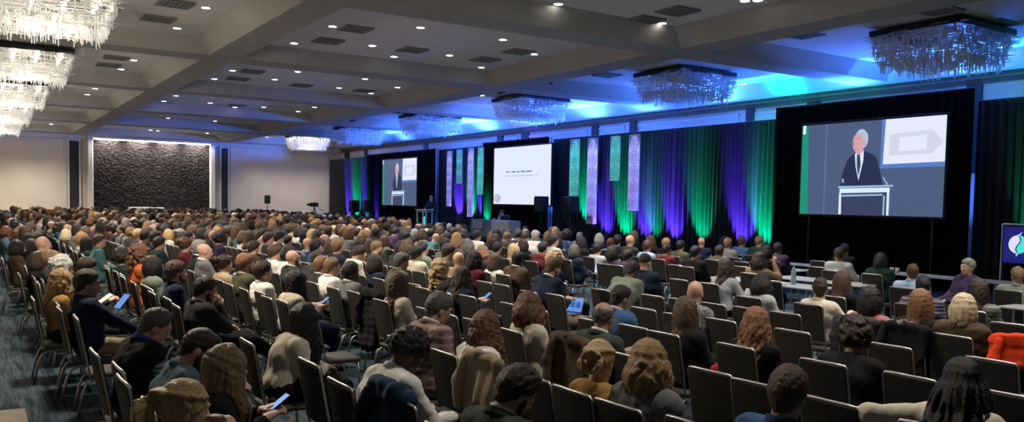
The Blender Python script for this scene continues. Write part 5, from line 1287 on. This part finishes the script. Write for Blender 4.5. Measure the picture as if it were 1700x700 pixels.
def hold(kind, sk, root, nick):
    M = root.matrix_basis.copy(); loc = np.array(root.location); R = rotz(root.rotation_euler.z)
    mid = (sk.wr[1]+sk.wr[-1])/2+(sk.hd[1]+sk.hd[-1])*.045
    if kind == 'redphone': mid = sk.wr[-1]+sk.hd[-1]*.10
    mid = mid*np.array(PSCALE)
    p = loc+R @ (mid+np.array([0, -.02, .03]))
    rx = rad(-35)
    def place(o): o.location = p; o.rotation_euler = (rx, 0, root.rotation_euler.z)
    if kind in ('phone', 'redphone'):
        t = thing('phone', ('red backed phone held up by the ' if kind == 'redphone' else 'glowing phone held by the ')+nick, 'phone'); place(t)
        c = TM('red') if kind == 'redphone' else PHONE_BODY
        b = MB(); b.cbox((-.037, -.078, -.005), (.037, .078, .004), .003); b.build('phone_case', c, t)
        b = MB(); b.add([(-.033, -.072, .0045), (.033, -.072, .0045), (.033, .072, .0045), (-.033, .072, .0045)], [(0, 1, 2, 3)]); b.build('screen', SCREENGLOW, t)
    elif kind == 'paper':
        b = MB(); b.cbox((-.10, -.15, -.004), (.10, .15, .004), .001); o = b.build('booklet', PAPER); place(o); tag(o, 'white booklet in the hands of the '+nick, 'booklet')
    elif kind == 'laptop':
        t = thing('laptop', 'open laptop with blue screen on the lap in navy suit', 'laptop'); q = loc+R @ (np.array([0, sk.knee[1][1]+.10, sk.knee[1][2]+.085])*np.array(PSCALE)); t.location = q; t.rotation_euler = (0, 0, root.rotation_euler.z+.35)
        laptop_parts(t, SCREENGLOW)
def laptop_parts(t, sm):
    b = MB(); b.cbox((-.16, -.11, 0), (.16, .11, .014), .004); b.build('keyboard_base', LAPTOP, t)
    M = Matrix.Translation((0, -.11, .012)) @ Matrix.Rotation(rad(18), 4, 'X')
    b = MB(); b.box((-.16, -.004, 0), (.16, .004, .215), M); b.build('lid', LAPTOP, t)
    b = MB(); b.add([tuple(M @ Vector(v)) for v in ((-.15, .0052, .012), (.15, .0052, .012), (.15, .0052, .205), (-.15, .0052, .205))], [(3, 2, 1, 0)]); b.build('screen', sm, t)
    b = MB()
    for i in range(3): b.add([tuple(M @ Vector(v)) for v in ((-.12+.085*i, .006, .07), (-.05+.085*i, .006, .07), (-.05+.085*i, .006, .15), (-.12+.085*i, .006, .15))], [(3, 2, 1, 0)])
    b.build('screen_chart', emis('laptop_chart', srgb(55, 95, 160)), t)
PODIUM = np.array([33.0, -20.0])
BUILT = []
for i, (x, y, k, hair, hcol, top, tcol, nick, o) in enumerate(PEOPLE):
    rr = random.Random(100+i); body = rad(o.get('body', rr.uniform(-4, 8)))
    hy = o.get('hy', rr.uniform(2, 22)); hp = o.get('hp', rr.uniform(0, 9)); lean = o.get('lean', rr.uniform(-11, -3))
    fe = bool(o.get('f')); kw = dict(lean=lean, hp=hp, hy=hy, roll=rr.uniform(-5, 5), sh=.158 if fe else .182, arms=o.get('arms', 'lap'), legs=o.get('legs', 'sit'), female=fe)
    sk = Skel(**kw); loc, zt = solve_seat(x, y, k, sk, body, o.get('z', 1.27))
    hpad = .02 if hair not in ('bald', 'buzz', 'ring', 'receding') else .0
    dz = max(-.10, min(.17, zt-hpad-sk.top)); kw['dz'] = dz; sk = Skel(**kw); loc, zt = solve_seat(x, y, k, sk, body, o.get('z', 1.27))
    dist = project((loc[0], loc[1], 1.2))[2]
    h = .0075 if dist < 7.6 else (.0095 if dist < 11 else (.0135 if dist < 16 else .018))
    root = thing('person', nick, 'person', loc, body, group='seated audience'); root.scale = PSCALE
    build_person(root, sk, hair, hcol, top, tcol, o, h, 500+i*3, o.get('sk', 'l' if rr.random() < .85 else 'm'))
    if o.get('item'): hold(o['item'], sk, root, nick.replace('person ', '', 1) if False else ' '.join(nick.split()[:9]))
    BUILT.append((root, loc, nick)); HEADS.append((x, y, dist))
    if abs(body) < 1: CHAIR_SITES.append(dict(k=k, u=loc[0], y=loc[1]+.075, rz=0.0, who=nick))
    else: CHAIR_SITES.append(dict(k=k, u=loc[0], y=loc[1], rz=body, who=nick))
# ---- empty chairs seen in the photograph
def row_of(u, y):
    best = min(range(-1, 17), key=lambda k: abs(rowy(k, u)-y)); return best if abs(rowy(best, u)-y) < .42 else None
n_occ = len(CHAIR_SITES)
for x, y, what in EMPTY:
    p = at_z(x, y, .94); k = row_of(p[0], p[1]); yy = (p[1]-.27)
    s = dict(k=k, u=p[0], y=yy if k is None else .5*yy+.5*(rowy(k, p[0])-.27), rz=0.0, who=None, px=(x, y))
    clash = [c for c in CHAIR_SITES if abs(c['u']-s['u']) < .43 and abs(c['y']-s['y']) < .5]
    if not clash: CHAIR_SITES.append(s)
    elif len(clash) == 1 and clash[0]['who'] and abs(clash[0]['y']-s['y']) < .25:
        c = clash[0]; d = s['u']-c['u']
        if abs(d) > .22:
            s['u'] = c['u']+math.copysign(.45, d); 
            if not [q for q in CHAIR_SITES if abs(q['u']-s['u']) < .43 and abs(q['y']-s['y']) < .5]: CHAIR_SITES.append(s)
# ---- fill the rest of the rows
def free(u, y, du=.46, dy=.6): return not any(abs(c['u']-u) < du and abs(c['y']-y) < dy for c in CHAIR_SITES)
AISLES = [(6.9, 8.4), (15.6, 17.4), (31.0, 33.0), (46.0, 47.6)]
auto = []
for k in range(0, 15):
    u = (9.0 if k < 2 else 3.2) if k else 9.2
    while u < 57.5:
        y = rowy(k, u)-.27
        ok = not any(a < u < b for a, b in AISLES) if (k < 3 or u > 10) else True
        tables = u < 13.5 and k >= 7
        px, py, pz = project((u, y, 1.25))
        tx, ty, _z = project((u, y+.27, .93))
        hy_ = project((u, y-.05, 1.30))[1]
        if hy_ < (0 if px < 680 else 372 if px < 780 else 381 if px < 940 else 390 if px < 1100 else 396): ok = False
        if 935 < tx < 1035 and 470 < ty < 545: ok = False
        if ok and not tables and free(u, y) and -30 < px < 1740:
            r_ = RNG.random()
            behind = [hx for hx in HEADS if abs(hx[0]-px) < 11000/pz*.011 and hx[1] > py-6 and hx[2] < pz]
            if u < 9 and k < 7: occ = 0
            elif u < 14: occ = .25 if k < 4 else .68
            elif k < 2: occ = .55 if u < 30 else .8
            else: occ = .86
            auto.append((pz, u, y, k, r_ < occ))
            CHAIR_SITES.append(dict(k=k, u=u, y=y, rz=0.0, who=None, auto=len(auto)-1, occ=r_ < occ))
        u += .49
print('chairs', len(CHAIR_SITES), 'auto persons', sum(a[4] for a in auto))
# ------------------------------------------------------------------ the rest of the audience
VAR = [dict(dz=.03, lean=-8, hp=4, hy=6), dict(dz=.03, lean=-5, hp=10, hy=18), dict(dz=.03, lean=-10, hp=0, hy=-4), dict(dz=.03, lean=2, hp=22, hy=8, arms='phone'), dict(dz=.03, lean=-8, hp=2, hy=28), dict(dz=.03, lean=-3, hp=14, hy=2, roll=6), dict(dz=.03, lean=6, hp=30, hy=12, arms='phone'), dict(dz=.03, lean=-11, hp=-2, hy=14, roll=-5)]
CACHE = {}; WARPED = set()
def var_parts(v, fe, style, lod):
    h = {0: .0135, 1: .019, 2: .026, 3: .046}[lod]
    key = (v, fe, lod)
    if key not in CACHE:
        kw = dict(VAR[v]); sk = Skel(sh=.158 if fe else .182, female=fe, **kw)
        CACHE[key] = (sk, body_mesh(sk, h, SKIN['l'], False), top_mesh(sk, h*1.25, TM('grey'), v, .006, True, 'top')); warp_head(sk, CACHE[key][1])
    sk, bm, tm = CACHE[key]
    hk = key+(style,)
    if hk not in CACHE: CACHE[hk] = hair_mesh(sk, style, h*(.85 if lod < 3 else .8), HM('brown'), v) if style != 'bald' else None
    if hk not in WARPED and CACHE[hk] is not None: warp_head(sk, CACHE[hk]); WARPED.add(hk)
    return sk, bm, tm, CACHE[hk]
M_STY = ['short', 'short', 'crop', 'parted', 'receding', 'buzz', 'bald', 'short']; F_STY = ['long', 'bob', 'wavybob', 'longwavy', 'curly', 'bun', 'bob', 'long']
STYW = {'short': 'short {} hair', 'crop': 'tousled {} hair', 'parted': 'parted {} hair', 'receding': 'thinning {} hair', 'buzz': 'cropped {} hair', 'bald': 'bald head', 'long': 'long {} hair', 'bob': '{} bob', 'wavybob': 'wavy {} bob', 'longwavy': 'long wavy {} hair', 'curly': '{} curls', 'bun': '{} bun'}
HCW = ['dark brown']*9+['black']*9+['brown']*5+['auburn']*2+['light brown']*2+['golden', 'blonde', 'grey', 'silver', 'dark grey', 'ginger']
TCW = ['black']*5+['charcoal']*5+['navy']*4+['grey']*3+['white']*2+['cream', 'beige', 'light grey', 'olive', 'blue', 'maroon', 'sage', 'tan', 'brown', 'purple', 'light blue', 'dark green', 'steel blue', 'pink', 'teal']
TTW = ['jacket', 'blazer', 'sweater', 'shirt', 'cardigan', 'coat']
ZONES = [(110, 'below the left cream panel'), (155, 'left of the feature wall'), (350, 'below the dark feature wall'), (385, 'below the dark slot'), (560, 'below the right cream panel'), (632, 'below the far left drapes'), (738, 'below the left screen'), (806, 'below the left banners'), (935, 'below the centre screen'), (1075, 'below the right banners'), (1300, 'below the purple drapes'), (1610, 'below the right screen'), (9999, 'near the logo sign')]
def zone(px): return next(z for l, z in ZONES if px < l)
auto_p = sorted([a for a in auto if a[4]], key=lambda a: a[0])
N_IND = 300-len(PEOPLE)
names_used = set(); auto_nick = {}
# crowd as numpy for the mass
MV, MQ, MC, moff = [], [], [], 0
def mesh_np(me):
    n = len(me.vertices); v = np.empty(n*3, f4); me.vertices.foreach_get('co', v); q = np.empty(len(me.loops), np.int32); me.loops.foreach_get('vertex_index', q)
    return v.reshape(-1, 3), q.reshape(-1, 4)
NPC = {}
for i, (dist, u, y, k, _) in enumerate(auto_p):
    rr = random.Random(900+i); fe = rr.random() < .5; v = rr.randrange(len(VAR)); px = project((u, y, 1.2))[0]; z = zone(px)
    for _t in range(200):
        sty = rr.choice(F_STY if fe else M_STY); hc, tc, tt = rr.choice(HCW), rr.choice(TCW), rr.choice(TTW)
        nk = 'person with %s in %s %s' % (STYW[sty].format(hc), tc, tt)
        if (nk, z) not in names_used: break
    names_used.add((nk, z)); rz = rad(rr.uniform(-5, 8)); jx = rr.uniform(-.04, .04); sk_ = SKIN[rr.choices('lmd', (.8, .1, .1))[0]]
    sc = rr.uniform(.96, 1.05)
    if i < N_IND:
        lod = 0 if dist < 14 else (1 if dist < 24 else 2)
        sk, bm, tm, hm = var_parts(v, fe, sty, lod)
        r = thing('person', '%s, %s' % (nk, z), 'person', (u+jx, y-.075, 0), rz, group='seated audience'); r.scale = (1.10, 1.10, 1.03*sc)
        for nm, me, mt in (('body', bm, sk_), ('hair', hm, HM(hc)), (tt, tm, TM(tc))):
            if me is None: continue
            o = link(nm, me, r); o.material_slots[0].link = 'OBJECT'; o.material_slots[0].material = mt
        if dist < 14:
            kk = ('tr', v, fe)
            if kk not in CACHE: CACHE[kk] = trousers_mesh(sk, .022, TM('black'), v)
            link('trousers', CACHE[kk], r)
        auto_nick[(u, y)] = (nk, z)
    else:
        sk, bm, tm, hm = var_parts(v, fe, sty, 3); R = rotz(rz)
        for me, c in ((bm, (.5, .3, .22) if sk_ is SKIN['l'] else (.2, .11, .07)), (hm, HAIRC[hc]), (tm, TOPC[tc])):
            if me is None: continue
            if me.name not in NPC: NPC[me.name] = mesh_np(me)
            V, Q = NPC[me.name]; W_ = (V*np.array([1.1, 1.1, 1.03*sc], f4)) @ R.T.astype(f4)+np.array([u+jx, y-.075, 0], f4)
            MV.append(W_); MQ.append(Q+moff); MC.append(np.tile(np.array([*c, 1], f4), (len(V), 1))); moff += len(V)
if MV:
    V, Q, C_ = np.concatenate(MV), np.concatenate(MQ), np.concatenate(MC)
    me = bpy.data.meshes.new('crowd'); me.vertices.add(len(V)); me.vertices.foreach_set('co', V.astype(f4).ravel()); me.loops.add(Q.size); me.loops.foreach_set('vertex_index', Q.ravel().astype(np.int32))
    me.polygons.add(len(Q)); me.polygons.foreach_set('loop_start', np.arange(0, Q.size, 4, dtype=np.int32)); me.polygons.foreach_set('use_smooth', np.ones(len(Q), bool))
    at = me.color_attributes.new('cloth', 'FLOAT_COLOR', 'POINT'); at.data.foreach_set('color', C_.ravel())
    m = bpy.data.materials.new('crowd_cloth'); m.use_nodes = True; nt = m.node_tree; b_ = nt.nodes['Principled BSDF']; b_.inputs['Roughness'].default_value = .75; b_.inputs['Specular IOR Level'].default_value = .2
    ca = nt.nodes.new('ShaderNodeVertexColor'); ca.layer_name = 'cloth'; nt.links.new(ca.outputs[0], b_.inputs['Base Color']); me.materials.append(m); me.update(calc_edges=True)
    tag(link('crowd', me), 'hundreds of small seated people in the farthest rows', 'crowd', 'seated audience', 'stuff')
print('individual people', len(PEOPLE)+min(N_IND, len(auto_p)), 'mass', max(0, len(auto_p)-N_IND), 'verts', moff)
# ------------------------------------------------------------------ chairs
for c in CHAIR_SITES: c['p'] = project((c['u'], c['y']+.27, .93)); c['d'] = c['p'][2]
vis = sorted([c for c in CHAIR_SITES if -40 < c['p'][0] < 1740 and c['p'][1] < 760], key=lambda c: c['d'])
def short(n): return n
refs = [(project((l[0], l[1], 1.15)), n) for _, l, n in BUILT if len(n.split()) <= 9]+[(project((a[0], a[1], 1.15)), '%s, %s' % n) for a, n in auto_nick.items()]
used_rel = {}; mass_b = MB()
nth = ['', 'second ', 'third ', 'fourth ', 'fifth ', 'sixth ', 'seventh ', 'eighth ', 'ninth ', 'tenth ']
for i, c in enumerate(vis):
    loc = (c['u'], c['y'], 0)
    if i < 300:
        if c['who']: lab = 'padded chair of the '+c['who'] if len(c['who'].split()) < 13 else 'chair of '+c['who']
        elif c.get('occ') and (c['u'], c['y']) in auto_nick: lab = 'chair of %s, %s' % auto_nick[(c['u'], c['y'])]
        else:
            px, py, _ = c['p']
            for q in sorted(refs, key=lambda r: math.hypot(r[0][0]-px, 1.5*(r[0][1]-py))):
                dx, dy = px-q[0][0], py-q[0][1]
                rel = ('right of' if dx > 0 else 'left of') if abs(dx) > abs(dy)*.8 else ('in front of' if dy < 0 else 'behind')
                n = used_rel.get((rel, q[1]), 0)
                if n < 3: break
            used_rel[(rel, q[1])] = n+1
            lab = '%sempty chair %s the %s' % (nth[n], rel, q[1])
            if len(lab.split()) > 16: lab = '%sempty chair %s %s' % (nth[n], rel, q[1].replace('person with ', '').replace('person in ', '').replace('below the ', 'below '))
        rz = c['rz']+rad(random.uniform(-1.5, 1.5))
        make_chair(loc, rz, lab, 1 if i < 170 else 0)
        c['made'] = True
    else:
        M = Matrix.Translation(loc)
        mass_b.add([tuple(M @ Vector(v)) for v in CH['far'].v], CH['far'].f)
        mass_b.box((-.215, -.24, .37), (.215, .18, .42), M)
if mass_b.v: tag(mass_b.build('chair_rows', CHAIRFAB), 'dark chair backs of the farthest rows among the crowd', 'chairs', 'padded banquet chairs', 'stuff')
print('chairs seen', len(vis))
# ------------------------------------------------------------------ coats over chair backs
def snap(p):
    c = min(CHAIR_SITES, key=lambda c: math.hypot(c['u']-p[0], c['y']+.27-p[1]))
    return np.array([c['u'], c['y']+.27, p[2]]) if math.hypot(c['u']-p[0], c['y']+.27-p[1]) < .55 else p
def coat(x, y, tc, label, puffer=False, w=.24, drop=.5, z=.96, seed=0, fur=False, extra=0.0, du=0.0):
    p = snap(at_z(x, y, z))+np.array([du, 0, 0]); F = Field((-w-.16, -.10, .96-drop-.14), (w+.16, .55, 1.12), .011); n = 9; rr = random.Random(seed)
    for i in range(n):
        xx = -w+2*w*i/(n-1); j = rr.uniform(-.02, .03)
        F.cap((xx, .255, .945), (xx*(1+extra), .315+j*.5, .95-drop+rr.uniform(-.05, .06)), .034 if not puffer else .042, .026 if not puffer else .036, .05)
        F.cap((xx, .255, .95), (xx, .19, .74), .03, .024, .05)
    F.cap((-w, .25, .955), (w, .25, .955), .032 if not puffer else .045, k=.05)
    F.cap((-w*.6, .28, .97), (w*.5, .30, .985), .03 if not puffer else .05, k=.05)
    if puffer:
        X, Y, Z = F.pts((slice(None),)*3); F.a += (np.abs(np.sin(Z*math.pi/.085+np.sin(X*9)*.5))-.6)*.008
    F.noise(.009, 30, seed, 8, (1.4, 1, .5)); 
    t = thing('coat', label, 'coat', (p[0], p[1]-.27, 0))
    link('coat_body', F.mesh('coat_body', TM(tc)), t)
    F2 = Field((-w-.1, .15, .5), (w+.1, .55, 1.15), .011)
    F2.chain([(w*.75, .30, .93), (w*.85, .36, .78), (w*.7, .38, .60)], [.05, .045, .038], .03); F2.noise(.005, 40, seed+1); link('sleeve', F2.mesh('sleeve', TM(tc)), t)
    F3 = Field((-.2, .12, .85), (.2, .45, 1.12), .010); F3.chain([(-.13, .24, .985), (0, .30, 1.0), (.13, .25, .985)], [.028, .034, .028], .02); F3.noise(.004 if not fur else .009, 60 if not fur else 150, seed+2)
    link('hood' if fur else 'coat_collar', F3.mesh('coat_collar', mat('grey_fur', (.14, .13, .11), 1, c2=(.24, .22, .19), scale=(80, 80, 80), bump=.8) if fur else TM(tc)), t)
    return t
coat(622, 487, 'black', 'long black puffer coat over a chair by the aisle', True, .22, .62, seed=1)
coat(655, 662, 'ink blue', 'navy puffer jacket over chair behind white shirt', True, .23, .40, seed=2, du=.17)
coat(916, 556, 'brown', 'dark brown wool coat over a chair beside green blazer', False, .23, .62, seed=3)
coat(808, 592, 'khaki', 'beige vest over the chair with auburn waves', False, .20, .33, seed=4)
coat(1668, 566, 'orange_red' if 'orange_red' in TOPC else 'orange', 'bright orange red puffer jacket over a chair at right edge', True, .26, .22, seed=5)
coat(1505, 548, 'black', 'black coat with grey fur trim over chair', False, .24, .30, seed=6, fur=True)
coat(1425, 534, 'charcoal', 'charcoal coat on the chair with the pink sweater', False, .22, .16, seed=7)
# red coat lying across a seat
p = snap(at_z(1173, 566, .94)); p = np.array([p[0], p[1]-.22, 0]); F = Field((-.42, -.3, .40), (.42, .3, .80), .012)
F.ell((0, 0, .52), (.33, .20, .06), .05); F.cap((-.28, .1, .52), (-.33, .16, .48), .05, k=.04); F.cap((.26, .1, .55), (.32, .14, .66), .045, k=.04); F.noise(.010, 28, 9)
t = thing('coat', 'red coat lying across a seat in the middle right rows', 'coat', (p[0], p[1]-.05, 0)); link('coat_body', F.mesh('coat_body', TM('red')), t)
F = Field((-.25, -.25, .45), (.25, .25, .75), .012); F.chain([(-.1, -.05, .58), (.05, .02, .60), (.18, .05, .58)], [.045, .05, .04], .03); link('sleeve', F.mesh('sleeve', TM('red')), t)
# ------------------------------------------------------------------ classroom tables at the right
TABLETOP = mat('table_laminate', (.30, .31, .32), .45, c2=(.35, .36, .37), scale=(6, 6, 6))
def table(u0, u1, y0, y1, label):
    t = thing('classroom_table', label, 'table', ((u0+u1)/2, (y0+y1)/2, 0), group='narrow classroom tables'); w, d = (u1-u0)/2, (y1-y0)/2
    b = MB(); b.cbox((-w, -d, .715), (w, d, .745), .008); b.build('tabletop', TABLETOP, t)
    for sx in (-w+.22, w-.22):
        for sy in (-d+.06, d-.06):
            b = MB(); b.tube([(sx, sy, .02), (sx, sy, .715)], .016); b.build('leg', METAL, t)
        b = MB(); b.tube([(sx, -d+.03, .02), (sx, d-.03, .02)], .016); b.build('foot_rail', METAL, t)
table(9.05, 11.6, -12.75, -12.05, 'grey table with the tall water bottle')
table(9.1, 11.2, -14.15, -13.4, 'grey table in front of the pale striped shirt')
table(8.3, 11.3, -17.5, -16.8, 'long pale table under the right screen')
table(11.9, 14.2, -15.9, -15.25, 'grey table at left, near the bright green drape')
table(4.0, 6.35, -13.3, -12.62, 'grey table at the right edge below the logo sign')
table(12.2, 14.5, -17.6, -16.95, 'grey table closest to the drapes near the green one')
b = MB(); b.lathe([(.040, 0), (.045, .01), (.045, .22), (.03, .27), (.018, .30), (.018, .33)], 12); p = at_z(1317, 472, .745)
tag(b.build('water_bottle', mat('clear_blue_plastic', (.35, .48, .52), .15, c2=(.42, .55, .6), trans=.4), None, True, (p[0], min(p[1], -12.12), .745)), 'tall clear water bottle on the grey table', 'bottle')
for x, y, lab, zt in ((1487, 455, 'white paper cup on the pale table under right screen', .745), (1478, 452, 'second white cup beside the first on the pale table', .745)):
    b = MB(); b.lathe([(.036, 0), (.046, .12), (.043, .12), (.034, .01)], 14); q = at_y(x, y, -16.95); t_ = b.build('paper_cup', mat('paper_cup', (.55, .53, .48), .7, c2=(.6, .58, .53)), None, True, (max(8.4, min(11.2, q[0])), -17.0, zt)); tag(t_, lab, 'cup')
# laptops and tablets on laps and chairs
for x, y, z, lab, sm, rz in ((995, 445, .80, 'white lit laptop beside the pale sweater', SCREENWHITE, .5), (690, 468, .72, 'blue lit laptop beside the sage quarter zip', SCREENGLOW, .5)):
    p = at_z(x, y, z); t = thing('laptop', lab, 'laptop', (p[0], p[1], z-.12), rz); laptop_parts(t, sm)
    b = MB(); b.tube([(-.1, 0, -z+.12), (-.1, 0, -.002)], .02); b.tube([(.1, 0, -z+.12), (.1, 0, -.002)], .02); b.build('stand_leg', DARKMET, t)
p = at_z(203, 500, .74); t = thing('tablet', 'blue lit tablet held beside the navy jacket', 'tablet', p); t.rotation_euler = (rad(-50), 0, .3)
b = MB(); b.cbox((-.09, -.12, -.006), (.09, .12, .005), .003); b.build('tablet_case', PHONE_BODY, t)
b = MB(); b.add([(-.082, -.11, .0055), (.082, -.11, .0055), (.082, .11, .0055), (-.082, .11, .0055)], [(0, 1, 2, 3)]); b.build('screen', SCREENGLOW, t)
# ------------------------------------------------------------------ people on the stage
def stage_person(x, y, yy, stand, rz, nick, hair, hc, tc, zf, **kw):
    sk = Skel(stand=stand, lean=kw.pop('lean', 4), sh=.182, **kw); p = at_y(x, y, yy)
    dz = max(-.12, min(.12, p[2]-zf-.02-sk.top)); sk = Skel(stand=stand, lean=4, sh=.182, dz=dz, **kw)
    off = rotz(rz) @ np.array([sk.Hc[0], sk.Hc[1], 0])
    r = thing('person', nick, 'person', (p[0]-off[0], yy-off[1], zf), rz)
    build_person(r, sk, hair, hc, 'blazer', tc, dict(tr=tc, full=1), .014, 77, 'l'); return r, p
stage_person(716, 321, PY-.62, True, math.pi+.7, 'person in dark suit standing at the podium on stage', 'short', 'grey', 'navy', ZST, arms='podium', hp=6)
r, p = stage_person(833, 349, -20.05, False, math.pi+.2, 'person in navy seated behind the white head table', 'short', 'dark brown', 'navy', ZST, arms='table', hp=8)
make_chair((r.location.x, r.location.y, ZST), math.pi+.2, 'dark chair behind the white head table on stage', 1).location.z = ZST
